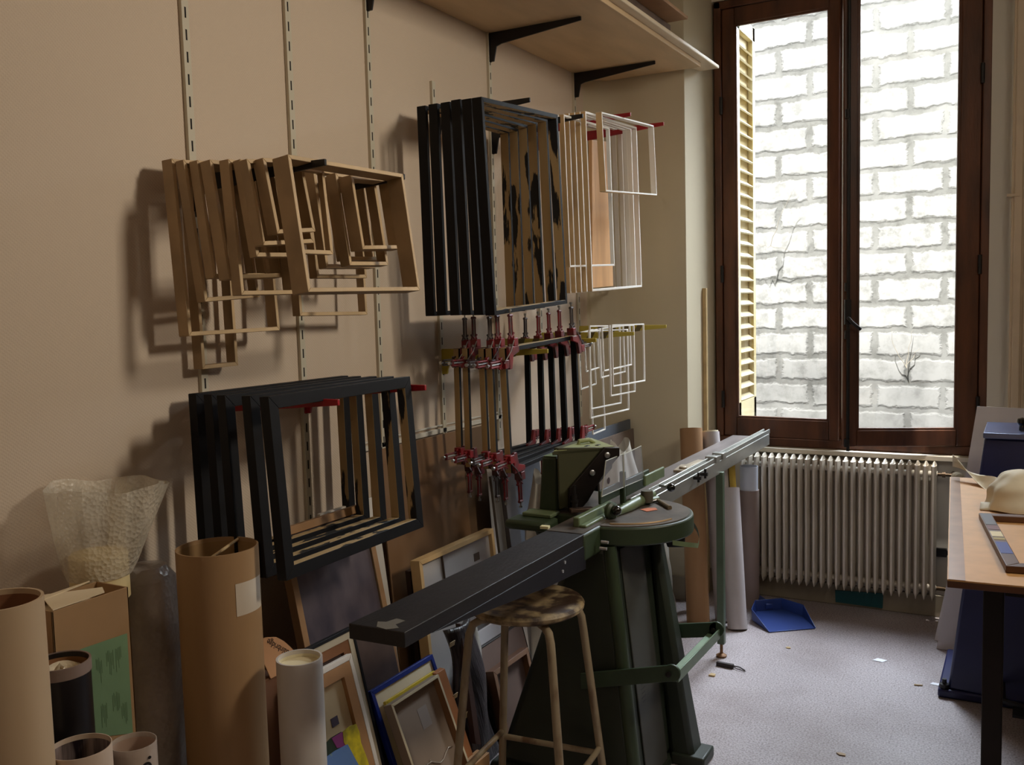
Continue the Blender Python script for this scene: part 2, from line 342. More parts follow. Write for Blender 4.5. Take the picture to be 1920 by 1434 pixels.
# right-hand mouldings: door casing beyond the window
csm = mat('casing_paint', (205, 186, 160), .5, var=.05)
m = MB()
x = 1.965
m.box2((x, 4.845, 0), (x+.07, 4.86, 3.2)); m.box2((x+.012, 4.828, 0), (x+.045, 4.846, 3.2)); m.box2((x+.052, 4.838, 0), (x+.062, 4.846, 3.2)); m.box2((x+.11, 4.835, 0), (x+.20, 4.86, 3.2)); m.box2((x+.13, 4.82, 0), (x+.16, 4.836, 3.2))
struct('trim_2', m, csm, bevel=.004)
pp = thing('heating_pipe', 'thin vertical painted pipe with wall clip right of the window', 'pipe', (2.055, 4.83, .0))
m = MB(); m.cyl((2.055, 4.835, .02), (2.055, 4.835, 3.28), .011, seg=14); m.build('pipe', csm, pp)
m = MB(); p = at(1895, 366, Y=4.83); m.box((p.x+.01, 4.835, p.z), (.05, .03, .012)); m.cyl((2.055, 4.835, p.z-.012), (2.055, 4.835, p.z+.012), .015, seg=14); m.build('pipe_clip', csm, pp)
# brown batten standing in the niche beside the window
m = MB(); p0 = at(1327, 540, Y=4.95)
m.box2((.525, 4.88, 0), (.545, 4.905, at(1331, 540, Y=4.89).z)); solo('wooden_batten', m, rawwood, 'thin brown batten standing upright left of the window frame', 'batten', bevel=.001)

# ============================================================ LIGHT
w = bpy.data.worlds.new('sky'); bpy.context.scene.world = w; w.use_nodes = True; N = w.node_tree.nodes; L = w.node_tree.links
bg = N['Background']; sky = N.new('ShaderNodeTexSky'); sky.sky_type = 'NISHITA'; sky.sun_disc = False; sky.sun_elevation = radians(50); sky.sun_rotation = radians(200)
L.new(sky.outputs[0], bg.inputs[0]); bg.inputs[1].default_value = SKY
sd = bpy.data.lights.new('sun', 'SUN'); so = bpy.data.objects.new('sun', sd); COL.objects.link(so); sd.energy = SUN; sd.angle = radians(1); sd.color = (1, .97, .92)
d = Vector((.35, 1, -3.2)).normalized(); so.rotation_euler = d.to_track_quat('-Z', 'Y').to_euler(); so.location = (1, 0, 8)
# daylight through the window opening
ad_ = bpy.data.lights.new('window_daylight', 'AREA'); ao = bpy.data.objects.new('window_daylight', ad_); COL.objects.link(ao)
ad_.shape = 'RECTANGLE'; ad_.size = 2.6; ad_.size_y = 1.5; ad_.energy = SKYP; ad_.color = (.80, .89, 1); ad_.spread = radians(100)
ao.location = (1.9, 6.2, 4.0); ao.rotation_euler = (Vector((1.0, 3.2, .7))-ao.location).to_track_quat('-Z', 'Y').to_euler()
# tall narrow light on the right side of the room, and a weak warm lamp behind the camera
def area(name, loc, to, sx, sy, e, col, spread=180):
    d_ = bpy.data.lights.new(name, 'AREA'); o_ = bpy.data.objects.new(name, d_); COL.objects.link(o_)
    d_.shape = 'RECTANGLE'; d_.size = sx; d_.size_y = sy; d_.energy = e; d_.color = col; d_.spread = radians(spread)
    o_.location = loc; o_.rotation_euler = (Vector(to)-Vector(loc)).to_track_quat('-Z', 'Y').to_euler(); return o_
area('side_light', (3.35, 2.85, 3.0), (0, 1.9, 1.9), .26, .5, SIDE, (1, .90, .75), 110)
gd = bpy.data.lights.new('sill_patch_spot', 'SPOT'); go = bpy.data.objects.new('sill_patch_spot', gd); COL.objects.link(go); gd.energy = GLOW; gd.spot_size = radians(5.5); gd.spot_blend = .25; gd.shadow_soft_size = .02; gd.color = (1, .95, .86)  # added indoor spot imitating a sun patch on the sill
go.location = (1.70, 4.68, 2.95); go.rotation_euler = (Vector((1.655, 4.945, .80))-go.location).to_track_quat('-Z', 'Y').to_euler()
area('fill_light', (2.7, 1.5, 3.2), (2.1, 4.8, 1.1), .7, .7, FILL, (1, .90, .74), 120)  # added fill for window wall, radiator and bench, no actual fixture
area('room_lamp', (1.5, -.9, 2.9), (.0, 1.2, 1.5), .6, .6, LAMP, (1, .76, .55), 150)
sc = bpy.context.scene; sc.view_settings.view_transform = 'Standard'; sc.view_settings.look = 'None'; sc.view_settings.exposure = EXPO
sc.cycles.use_denoising = True; sc.cycles.max_bounces = 8; sc.cycles.diffuse_bounces = 5; sc.cycles.transparent_max_bounces = 12; sc.cycles.sample_clamp_indirect = 6
sc.cycles.caustics_reflective = False; sc.cycles.caustics_refractive = False
# ============================================================ RAILS, BRACKETS, SHELF
RY = [1.91, 2.325, 2.735, 3.14, 3.585, 4.01, 4.44]
for i, y in enumerate(RY):
    m = MB(); z0 = [.85, .85, 1.05, 1.03, 1.0, 1.0, 1.0][i]; z1 = [3.25, 2.72, 3.25, 2.46, 3.25, 2.45, 3.25][i]
    m.box2((0, y-.012, z0), (.012, y+.012, z1)); m.mat(1)
    z = z0+.05
    while z < z1-.05:
        m.box2((.011, y-.0028, z), (.0124, y+.0028, z+.029)); z += .06
    which = ['leftmost slotted wall rail, above the oak frames', 'second slotted wall rail from the left, behind the deepest oak frame', 'third slotted wall rail from the left, right of the oak frames', 'slotted wall rail hidden behind the large black frames', 'slotted wall rail running up to the nearer shelf bracket', 'short slotted wall rail carrying the nearer red bracket of the white frames', 'slotted wall rail nearest the corner, under the farthest shelf bracket'][i]
    solo('wall_rail', m, [railp, slotm], which, 'wall rail')

def bracket(y, ztop, L_, mm, label, group=None, h=.055, stripes=None, mm2=None, foot=.1, tipz=0.):
    def zt(x): return ztop+tipz*x/L_
    m = MB(); t = .009
    P = [(.012, 0), (L_, tipz), (L_, tipz-.016), (.07, -h+.008), (.045, -h), (.032, -foot), (.012, -foot)]
    m.prism([(x, y-t/2, ztop+z) for x, z in P], (0, t, 0))
    th = thing('shelf_bracket', label, 'bracket', (.012, y, ztop-foot), group)
    m.build('arm', mm, th, bevel=.0015)
    if stripes:
        s = MB()
        for x0 in stripes:
            lo = lambda x: -h+(x-.05)*(h-.016)/(L_-.05)
            a_, b_ = x0, x0+.03
            s.prism([(a_, y-t/2-.0006, ztop+lo(a_)-.0006), (b_, y-t/2-.0006, ztop+lo(b_)-.0006), (b_+.02, y-t/2-.0006, ztop+.0006), (a_+.02, y-t/2-.0006, ztop+.0006)], (0, t+.0012, 0))
        s.build('painted_stripe', mm2, th)
    m = MB(); m.box2((.012, y-.007, ztop-foot), (.016, y+.007, ztop-.003)); m.build('hook_plate', mm, th)
    return th
def tipz(px_, y): return at(*px_, Y=y)
# oak group
bracket(RY[0], 1.975, .48, darkmetal, 'black steel bracket holding the left end of the oak frames')
bracket(RY[1], 1.985, .43, darkmetal, 'black steel bracket under the top bar of the deepest oak frame, right side')
# lower black group
bracket(RY[0], 1.362, .49, redp, 'red steel bracket inside the low black frames, shorter-looking left one')
bracket(RY[1], 1.362, .48, redp, 'red steel bracket poking out right of the low black frames')
# large black group
bracket(RY[3], tipz((992, 183), RY[3]).z, .43, darkmetal, 'dark bracket sticking up behind the top of the large black frames')
bracket(RY[4], tipz((1095, 213), RY[4]).z, .44, darkmetal, 'dark bracket carrying the right end of the large black frames', foot=.12)
# white group
bracket(RY[5], tipz((1181, 211), RY[5]).z, .48, redp, 'upper red bracket carrying the white frames near the corner', foot=.12)
bracket(RY[6], tipz((1243, 229), RY[6]).z, .48, redp, 'red bracket nearest the corner, tip beyond the small white frame', foot=.12)
# yellow striped
olive = mat('olive_stripe', (92, 80, 44), .5)
yb = [(RY[3], (1016, 654)), (RY[4], (1110, 634)), (RY[5], (1181, 622)), (RY[6], (1240, 609))]
ylab = ['yellow bracket with dark stripe, leftmost, holding clamped frames', 'yellow bracket with dark stripes holding the right end of the clamped frames',
        'yellow striped bracket between clamped frames and thin white frames', 'yellow striped bracket nearest the corner, under the thin white frames']
YZ = []
for (y, p), l in zip(yb, ylab):
    z = at(*p, Y=y).z; YZ.append(z); bracket(y, z, .48, yellowp, l, stripes=(.10, .17, .24, .31), mm2=olive)
# shelf + brackets
SZ = 2.745
for i, (y, l) in enumerate(((RY[2], 'black shelf bracket at the top left, only its foot in view'), (RY[4], 'long black shelf bracket under the plywood shelf, nearer one'), (RY[6], 'long black shelf bracket under the plywood shelf, nearest the corner'))):
    bracket(y, SZ-.002, .44, darkmetal, l, h=.06, foot=.12)
ply = mat('plywood', (206, 178, 140), .6, var=.1, scale=3, stretch=(3, .6, 1), bump=.05)
plyd = mat('plywood_edge', (170, 128, 84), .6, var=.2, scale=30, stretch=(1, 1, 8))
m = MB(); m.box2((.002, .9, SZ), (.585, 4.70, SZ+.022)); solo('plywood_shelf', m, ply, 'pale plywood wall shelf on black brackets at the top of the photo', 'shelf', bevel=.002)
# planks and boards stored on the shelf
m = MB(); m.box2((.50, 1.0, SZ+.0225), (.625, 4.88, SZ+.040)); solo('pale_plank', m, mat('pale_plank', (222, 205, 178), .6, var=.06, scale=4, stretch=(5, .5, 5)), 'long pale plank lying along the front edge of the shelf', 'plank', bevel=.004)
m = MB(); m.box2((.44, 1.0, SZ+.041), (.60, 4.86, SZ+.056)); solo('pale_plank', m, MATS['pale_plank'], 'second pale plank stacked on the shelf front plank', 'plank', bevel=.003)
m = MB(); m.box2((.28, 1.9, SZ+.0565), (.50, 4.50, SZ+.17)); solo('cardboard_stack', m, mat('dark_board', (112, 92, 80), .7, var=.2, scale=8), 'dark brown board bundle lying on the shelf planks', 'board bundle', bevel=.004)
m = MB(); m.box2((.22, 1.9, SZ+.171), (.60, 4.46, SZ+.186)); solo('wooden_board', m, mat('reddish_ply', (176, 138, 104), .6, var=.15, scale=5), 'brown wood panel on top of the board bundle on the shelf', 'panel', bevel=.002)
m = MB(); m.box2((.10, 1.9, SZ+.187), (.48, 4.2, SZ+.21)); solo('wooden_board', m, MATS['reddish_ply'], 'uppermost wood panel of the shelf stack at the photo top edge', 'panel', bevel=.002)

# ============================================================ HANGING FRAMES
def frame(name, label, cat, group, Xt, Xb, TL, BL, BR=None, TR=None, w=.013, depth=.045, mats=None, single=False, lip=0.):
    """rectangular mitred frame; corners are the outer corners of its front face.
    mats: [front/outer, inner faces, outer side]"""
    P = {}
    for k_, p_, x_ in (('TL', TL, Xt), ('TR', TR, Xt), ('BL', BL, Xb), ('BR', BR, Xb)):
        if p_ is not None: P[k_] = p_.copy() if isinstance(p_, Vector) else at(*p_, X=x_)
    if 'BL' not in P: P['BL'] = P['TL']+P['BR']-P['TR']
    if 'TR' not in P: P['TR'] = P['TL']+P['BR']-P['BL']
    if 'BR' not in P: P['BR'] = P['TR']+P['BL']-P['TL']
    if 'TL' not in P: P['TL'] = P['BL']+P['TR']-P['BR']
    TLv, TRv, BRv, BLv = P['TL'], P['TR'], P['BR'], P['BL']
    ey = ((TRv-TLv)+(BRv-BLv)).normalized(); ez = ((TLv-BLv)+(TRv-BRv)); ez = (ez-ey*ez.dot(ey)).normalized(); ex = ey.cross(ez)
    W = ((TRv-TLv).length+(BRv-BLv).length)/2; H = ((TLv-BLv).length+(TRv-BRv).length)/2
    c = (TLv+TRv+BRv+BLv)/4
    base = c-ez*H/2
    M = Matrix((( ex.x, ey.x, ez.x), (ex.y, ey.y, ez.y), (ex.z, ey.z, ez.z)))
    o = frame_local(name, label, cat, group, W, H, w, depth, mats, single, lip)
    o.matrix_world = Matrix.Translation(base) @ M.to_4x4()
    return o, W, H, M, base
def frame_local(name, label, cat, group, W, H, w, depth, mats, single=False, lip=0.):
    "frame standing in its own YZ plane, front towards +x, base centre at the origin"
    g = .0004
    def bar(mb, a, b, ia, ib):
        # a,b outer ends ; ia,ib inner ends (y,z)
        q = [(-depth, *a), (-depth, *b), (-depth, *ib), (-depth, *ia), (0, *a), (0, *b), (0, *ib), (0, *ia)]
        vs = [Vector(p) for p in q]; o = len(mb.v); mb.v += vs
        for f, k in (((0, 1, 2, 3), 0), ((7, 6, 5, 4), 0), ((0, 4, 5, 1), 2), ((3, 2, 6, 7), 1), ((1, 5, 6, 2), 0), ((0, 3, 7, 4), 0)):
            mb.f.append([o+i for i in f]); mb.m.append(k)
    y0, y1 = -W/2, W/2
    bars = [((y0+g, H), (y1-g, H), (y0+w+g, H-w), (y1-w-g, H-w)), ((y1, H-g), (y1, g), (y1-w, H-w-g), (y1-w, w+g)),
            ((y1-g, 0), (y0+g, 0), (y1-w-g, w), (y0+w+g, w)), ((y0, g), (y0, H-g), (y0+w, w+g), (y0+w, H-w-g))]
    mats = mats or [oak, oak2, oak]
    if len(mats) < 3: mats = list(mats)+[mats[0]]*(3-len(mats))
    if single:
        mb = MB()
        for b_ in bars: bar(mb, *b_)
        return tag(mb.build(name, mats, local=True, bevel=.0008), label, cat, group)
    root = thing(name, label, cat, (0, 0, 0), group)
    for b_ in bars:
        mb = MB(); bar(mb, *b_); mb.build('moulding', mats, root, local=True, bevel=.0012)
    return root

G_OAK = 'oak frames hanging on the black brackets'
oaks = [
 # Xt, Xb, TL, BL, BR, TR, depth, label
 (.05, .06, (350, 300), (382, 692), (449, 685), None, .035, 'tall narrow oak frame hanging lowest, behind the leftmost oak frame'),
 (.09, .115, (322, 297), (354, 630), (525, 619), None, .038, 'leftmost oak frame, reaching well below its neighbours'),
 (.13, .16, (352, 300), (376, 566), (480, 557), None, .03, 'oak frame just right of the leftmost oak frame'),
 (.165, .195, (372, 300), (398, 521), (500, 519), None, .030, 'oak frame second from the left, ending level with its right neighbour'),
 (.205, .24, (396, 299), (427, 523), (530, 519), None, .037, 'oak frame third from the left in the crowded row'),
 (.255, .275, (429, 298), (452, 553), (552, 551), None, .033, 'oak frame whose bottom bar ends beside the deepest frame'),
 (.285, .32, (450, 298), (481, 481), (545, 481), None, .025, 'small oak frame tucked between two middle frames'),
 (.325, .35, (467, 298), (488, 460), (586, 455), None, .029, 'oak frame with slanting side, second left of the deepest frame'),
 (.352, .374, (497, 296), (516, 438), (588, 434), None, .036, 'short oak frame directly left of the deepest frame'),
 (.374, .392, (536, 303), (546, 478), (621, 473), (612, 322), .018, 'oak frame seen inside the left half of the deepest frame'),
 (.435, .48, (543, 288), (575, 549), (786, 543), (758, 328), .053, 'deepest and frontmost oak frame with a wide opening'),
 (.10, .12, (545, 306), (561, 592), (688, 590), None, .03, 'oak frame hanging below and behind the deepest frame'),
 (.17, .19, (575, 310), (594, 521), (688, 521), None, .03, 'oak frame low behind the deepest frame, second lowest bar'),
 (.22, .25, (590, 315), (609, 502), (702, 502), None, .03, 'oak frame low behind the deepest frame, third lowest bar'),
 (.27, .30, (628, 330), (640, 487), (722, 487), None, .03, 'oak frame behind the small nested pair'),
 (.31, .345, (632, 324), (653, 497), (726, 497), None, .034, 'outer oak frame of the nested pair inside the deepest frame'),
 (.36, .385, (661, 328), (677, 467), (753, 466), None, .045, 'inner small oak frame of the nested pair inside the deepest frame'),
]
for Xt, Xb, TL, BL, BR, TR, dp, l in oaks:
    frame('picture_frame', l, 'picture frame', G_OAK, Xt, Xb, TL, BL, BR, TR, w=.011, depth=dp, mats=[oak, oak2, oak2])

G_BL = 'black frames hanging low on the red brackets'
lowb = [(.08, .09, (362, 739), (649.6, 704.5), (671.5, 977)), (.17, .185, (393, 740), (675, 705), (697, 979)), (.26, .28, (419, 741), (705, 705), (728, 983)),
        (.35, .375, (467, 742), (737.5, 705), (762.6, 985)), (.44, .47, (506, 743), (771, 705), (793, 988.6))]
lbl = ['black frame nearest the wall in the low row of five', 'second black frame from the wall in the low row', 'middle black frame of the low row', 'fourth black frame from the wall in the low row', 'frontmost black frame of the low row, whole opening visible']
for (Xt, Xb, TL, TR, BR), l in zip(lowb, lbl):
    frame('picture_frame', l, 'picture frame', G_BL, Xt, Xb, TL, None, BR, TR, w=.032, depth=.030, mats=[blackp, blackdrip, blackp])
G_BB = 'large black frames hanging under the shelf'
tl = [(790, 195), (813, 190), (837, 188), (860, 184), (882, 184), (902, 182)]; bl = [(821, 592), (842, 592), (866, 591), (885, 591), (907, 590), (928, 590)]
tr = [(952, 243), (969, 240), (987, 233), (1005, 226), (1025, 220), (1046, 214)]; brr = [(971, 583), (989, 581), (1007, 579), (1025, 576), (1045, 573), (1064, 570)]
lb = ['large black frame nearest the wall', 'second large black frame from the wall', 'third large black frame from the wall', 'fourth large black frame from the wall', 'fifth large black frame from the wall', 'frontmost large black frame with blue-grey lower edge']
for i in range(6):
    frame('picture_frame', lb[i], 'picture frame', G_BB, .12+.06*i, .125+.06*i, tl[i], bl[i], brr[i], tr[i], w=.016, depth=.038, mats=[blackp, blackdrip, blackp])

wh = [whitep, whitep, palewood]
G_W = 'thin white frames on the red brackets'
for i in range(6):
    t = (1050+10.3*i, 216-1.2*i); r_ = [1149, 1159, 1170.5, 1180, 1188, 1198][i]
    frame('picture_frame', ['white-edged frame nearest the wall on the red brackets', 'second white-edged frame from the wall on the red brackets', 'third white-edged frame from the wall on the red brackets', 'fourth white-edged frame from the wall on the red brackets', 'fifth white-edged frame from the wall on the red brackets', 'outermost tall white-edged frame on the red brackets'][i],
          'picture frame', G_W, .12+.06*i, .125+.06*i, t, (t[0]+5, 551-i), (r_+2, 543-i), (r_, 247-i*1.5), w=.009, depth=.022, mats=wh, single=True)
frame('picture_frame', 'shorter white frame crossing the wood board on the red brackets', 'picture frame', None, .390, .394, (1060, 214), (1066, 502), (1154, 497), (1142, 240), w=.008, depth=.017, mats=wh, single=True)
frame('picture_frame', 'small square white frame hanging outermost on the red brackets', 'picture frame', None, .455, .46, (1131, 211), (1133, 358), (1229, 366), (1229, 236), w=.007, depth=.028, mats=wh)
m = MB(); a_ = [at(1110, 262, X=.30), at(1143, 266, X=.30), at(1150, 536, X=.30), at(1111, 540, X=.30)]
m.prism(a_, (-.018, 0, 0)); solo('wooden_board', m, mat('warm_board', (198, 150, 100), .55, var=.12, scale=4, stretch=(1, 4, .5)), 'plain brown wooden board hanging among the white frames', 'board', bevel=.001)

whw = [whitep]
wires = [(.46, (1148.4, 610), (1149.7, 724), (1209.5, 716), (1208.6, 605), 'thin white frame outermost on the yellow brackets, hanging farthest right'),
 (.42, (1144, 611), (1145.7, 742), (1191, 736), (1190.5, 607), 'thin white frame just left of the outermost one, reaching a little lower'),
 (.32, (1107, 614), (1109, 764), (1164, 760), (1165, 606), 'thin white frame with its bottom bar third lowest'),
 (.37, (1106, 624), (1108, 780), (1178.7, 773), (1179.6, 612), 'wide thin white frame with its bottom bar second lowest'),
 (.25, (1107, 622), (1110.7, 815), (1134.3, 807), (1130, 616), 'narrow thin white frame hanging lowest of the wire-thin ones'),
 (.35, (1125, 617), (1127, 708), (1173, 699), (1170, 608), 'thin white frame of middle height behind the outermost pair'),
 (.39, (1130, 616), (1132.5, 695), (1185, 686), (1182.5, 606), 'short wide thin white frame on the yellow brackets'),
 (.20, (1096, 622), (1099, 698), (1124, 690), (1122, 616), 'small thin white frame, nearest the clamped frames'),
 (.14, (1085, 624), (1089, 731), (1118, 721), (1114, 616), 'thin white frame close to the wall beside the clamped frames')]
for X_, a1, a2, a3, a4, l in wires:
    frame('picture_frame', l, 'picture frame', 'wire-thin white frames on the yellow brackets', X_, X_+.004, a1, a2, a3, a4, w=.006, depth=.008, mats=whw, single=True)

# ---- clamped frames with corner clamps
yw = mat('yellow_raw_wood', (176, 148, 102), .65, var=.14, scale=9, stretch=(1, 1, .3))
def clamp(colr, label):
    root = thing('corner_clamp', label, 'clamp', (0, 0, 0), 'corner clamps on the hanging frames')
    m = MB()     # cast L body hugging the corner: arms along +y (top bar) and -z (side bar)
    m.prism([(.006, 0.0, .004), (.006, .075, .004), (.006, .075, -.018), (.006, .030, -.030), (.006, .018, -.075), (.006, 0, -.075)], (.012, 0, 0))
    m.box((.004, .055, .018), (.03, .03, .030)); m.box((.004, -.018, -.055), (.03, .030, .03))
    m.build('body', mat('clamp_red', (128, 24, 30), .4, rgb2=(70, 40, 42), scale=26, lo=.35, hi=.6), root, local=True, bevel=.002)
    for ax, c in ((Vector((0, 0, 1)), Vector((.004, .045, .03))), (Vector((0, -1, 0)), Vector((.004, -.030, -.05)))):
        side = Vector((0, 1, 0)) if ax.z else Vector((0, 0, 1))
        m = MB()
        for s in (-1, 1):
            m.tube([c+side*s*.020, c+ax*.02+side*s*.009, c+ax*.085+side*s*.009], .0036, 8)
        m.tube([c+ax*.083-side*.011, c+ax*.083+side*.011], .006, 8); m.tube([c+ax*.02-side*.02, c+ax*.005+side*.0, c+ax*.02+side*.02], .004, 8)
        y_ = m.build('yoke', colr, root, local=True)
        m = MB(); m.cyl(c+ax*-.02, c+ax*.105, .0032, seg=8); m.cyl(c+ax*.098, c+ax*.106, .006, seg=10); m.cyl(c-ax*.026, c-ax*.018, .010, seg=12)
        sp = m.build('spindle', steel, root, local=True); sp.parent = y_
    m = MB(); m.tube([(.016, .05, .035), (.020, .01, -.01), (.016, -.035, -.05)], .0022, 6); m.build('brace_wire', steel, root, local=True)
    return root
redk = mat('clamp_red', (128, 24, 30), .4, rgb2=(70, 40, 42), scale=26, lo=.35, hi=.6)
protos = [clamp(redk, 'x'), clamp(gunmetal, 'x')]; used = [False, False]
ctl = [(857, 655), (874, 655), (906, 654), (921, 653), (948, 652)]; ctr = [(990, 645), (1014, 642), (1037, 638), (1057, 634), (1080, 629)]
cbl = [(868, 869), (885, 874), (917, 879), (932, 883), (957, 889)]; cbr = [(1003, 836), (1028, 836), (1047, 834), (1068, 832), (1092, 830)]
cx_ = [.12, .20, .285, .355, .43]; posn = ['nearest the wall', 'second from the wall', 'in the middle', 'fourth from the wall', 'frontmost']
for i in range(5):
    fr, W, H, Mx, base = frame('picture_frame', 'clamped black frame with raw sides, %s of the five in clamps' % posn[i], 'picture frame', 'frames drying in corner clamps', cx_[i], cx_[i]+.005, ctl[i], cbl[i], cbr[i], ctr[i], w=.016, depth=.024, mats=[blackp, blackp, yw])
    ey = Mx.col[1]; ez = Mx.col[2]; ex = Mx.col[0]
    for k, (cy, cz, a) in enumerate(((-W/2, H, 0), (W/2, H, -90), (W/2, 0, 180), (-W/2, 0, 90))):
        kind = [0, 1, 0, 0][(i+k) % 4] if k != 0 else [1, 0, 1, 0, 0][i]
        o = protos[kind] if not used[kind] else copy_tree(protos[kind]); used[kind] = True
        pos = base+ey*cy+ez*cz
        o.matrix_world = Matrix.Translation(pos) @ Mx.to_4x4() @ Matrix.Rotation(radians(a), 4, 'X')
        o['label'] = '%s clamp at the %s corner of the clamped frame %s' % (['red', 'grey'][kind], ['upper left', 'upper right', 'lower right', 'lower left'][k], posn[i])

# white upper wall panel and brown hardboard sheet below it
pz = at(790, 822, X=.02).z
m = MB(); m.box2((.0, 2.95, pz), (.004, 3.12, pz+.002))
m = MB(); m.box2((.002, 2.58, pz), (.012, 3.62, pz+.018)); m.box2((.002, 2.58, pz+.026), (.009, 3.62, pz+.033)); struct('trim_3', m, mat('white_strip', (210, 204, 190), .5), bevel=.001)
# ============================================================ MITRE GUILLOTINE
grn = mat('machine_green', (60, 74, 50), .45, rgb2=(44, 55, 38), scale=5, lo=.3, hi=.75, bump=.04, bscale=30)
grnl = mat('machine_green_light', (104, 118, 86), .42, var=.12, scale=12)
grnd = mat('machine_green_dark', (40, 47, 36), .5, var=.15, scale=6)
sheetg = mat('grey_sheet', (66, 66, 60), .55, var=.12, scale=5)
topm = mat('worn_table_steel', (104, 94, 84), .45, metal=.25, rgb2=(70, 62, 56), scale=11, lo=.3, hi=.7, bump=.05)
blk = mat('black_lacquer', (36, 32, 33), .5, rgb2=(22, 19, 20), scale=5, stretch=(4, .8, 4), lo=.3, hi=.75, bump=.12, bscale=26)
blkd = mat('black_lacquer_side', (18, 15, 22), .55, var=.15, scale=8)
ball = mat('black_ball', (8, 8, 9), .12, coat=.6)
alu = mat('aluminium', (178, 178, 172), .35, metal=.75, var=.12, scale=20, stretch=(1, .2, 1))
HT = .885
mc = thing('mitre_guillotine', 'green cast mitre guillotine with black left arm, long measuring arm and foot pedal', 'machine', (.86, 2.9, 0))
# pedestal
m = MB()
m.hexa([(.46, 2.70, .02), (.985, 2.70, .02), (.985, 3.10, .02), (.46, 3.10, .02), (.755, 2.71, .825), (.90, 2.71, .825), (.90, 3.09, .825), (.755, 3.09, .825)])
ped = m.build('pedestal', grnd, mc, bevel=.03)
m = MB(); m.hexa([(.9855, 2.775, .03), (.991, 2.775, .03), (.991, 2.965, .03), (.9855, 2.965, .03), (.902, 2.775, .80), (.908, 2.775, .80), (.908, 2.965, .80), (.902, 2.965, .80)])
child(m, 'front_panel', sheetg, ped, mc, bevel=.004)
m = MB(); m.hexa([(.985, 3.0, 0), (1.075, 3.0, 0), (1.075, 3.11, 0), (.985, 3.11, 0), (.90, 3.03, .82), (.935, 3.03, .82), (.935, 3.09, .82), (.90, 3.09, .82)])
child(m, 'corner_rib', grnd, ped, mc, bevel=.02)
m = MB(); m.tube([(.975, 2.715, .02), (.893, 2.722, .82)], .022, 16); child(m, 'corner_rib', grn, ped, mc)
m = MB(); m.hexa([(.44, 2.68, 0), (1.0, 2.68, 0), (1.0, 3.12, 0), (.44, 3.12, 0), (.45, 2.69, .03), (.99, 2.69, .03), (.99, 3.11, .03), (.45, 3.11, .03)])
m.box((1.05, 3.05, .02), (.12, .12, .04)); child(m, 'base_foot', grnd, ped, mc, bevel=.008)
# type plate on the panel
q = at(1172, 1190, X=.962)
pl = MB(); pl.hexa([(.9635, 2.80, .27), (.9645, 2.80, .27), (.9645, 2.85, .27), (.9635, 2.85, .27), (.9535, 2.80, .36), (.9545, 2.80, .36), (.9545, 2.85, .36), (.9535, 2.85, .36)])
pl.mat(1)
for k in range(5):
    z = .285+k*.014; xx = .9645-(z-.27)*.111+.0006; pl.box((xx, 2.825, z), (.001, .034 if k % 2 else .026, .003))
child(pl, 'type_plate', [mat('plate_grey', (112, 106, 100), .5), darkmetal], ped, mc)
# head casting and round table
m = MB(); m.box2((.735, 2.585, .80), (.868, 2.84, HT)); m.box2((.575, 2.82, .80), (.868, 3.22, HT)); m.box2((.66, 2.72, .76), (.86, 3.16, .80)); head = m.build('head_casting', grn, mc, bevel=.008)
m = MB(); pts = []
cx0, cy0, rr = .852, 2.94, .235
pts = [(cx0+rr*cos(radians(a)), cy0+rr*sin(radians(a))) for a in range(-90, 91, 6)]
m.prism([(x, y, .822) for x, y in pts], (0, 0, .060)); disc = m.build('round_table', grn, mc, bevel=.006)
m = MB(); m.prism([(cx0+(x-cx0)*.95, cy0+(y-cy0)*.95, .8815) for x, y in pts], (0, 0, .0035)); child(m, 'table_plate', topm, disc, mc)
m = MB(); P = at(1205, 985, Z=HT)
arc = [(cx0+.20*cos(radians(a)), cy0+.20*sin(radians(a)), HT+.001) for a in range(-80, -10, 7)]
m.tube(arc, .004, 6); child(m, 'scale_groove', mat('brass_dull', (150, 124, 90), .5, metal=.5), disc, mc)
m = MB(); p = at(1217, 955, Z=HT+.001); m.prism([p+Vector(v) for v in ((-.028, -.012, 0), (.004, -.034, 0), (.028, .006, 0), (.012, .03, 0), (-.012, .018, 0))], (0, 0, .001))
child(m, 'warning_sticker', mat('orange_sticker', (206, 116, 74), .5), disc, mc)
# top surface plate
m = MB(); m.box2((.737, 2.59, HT), (.86, 2.84, HT+.002)); m.box2((.60, 2.825, HT), (.80, 3.2, HT+.0015)); child(m, 'table_plate', topm, head, mc)
# black switch box with guard hoop on the right of the round table
p = at(1266, 1006, Z=.80); m = MB(); m.box((p.x, p.y, .795), (.06, .06, .05), Matrix.Rotation(radians(25), 3, 'Z')); sw = m.build('switch_box', blkd, mc, bevel=.006)
m = MB(); m.grid(lambda u, v: Vector((cx0+.252*cos(radians(-30+75*u)), cy0+.252*sin(radians(-30+75*u)), .835-.045*(1-abs(2*u-1))-.016*v)), 16, 2)
child(m, 'guard_hoop', grnl, sw, mc)
# rear platform
m = MB(); m.box2((.52, 2.70, .845), (.68, 2.80, .878)); m.prism([(.55, 2.80, .845), (.66, 2.80, .845), (.66, 2.80, .80), (.60, 2.80, .80)], (0, .08, 0)); plat = m.build('rear_platform', grn, mc, bevel=.012)
m = MB(); m.box2((.555, 2.765, .878), (.665, 2.835, .892)); child(m, 'mounting_pad', grnl, plat, mc, bevel=.004)
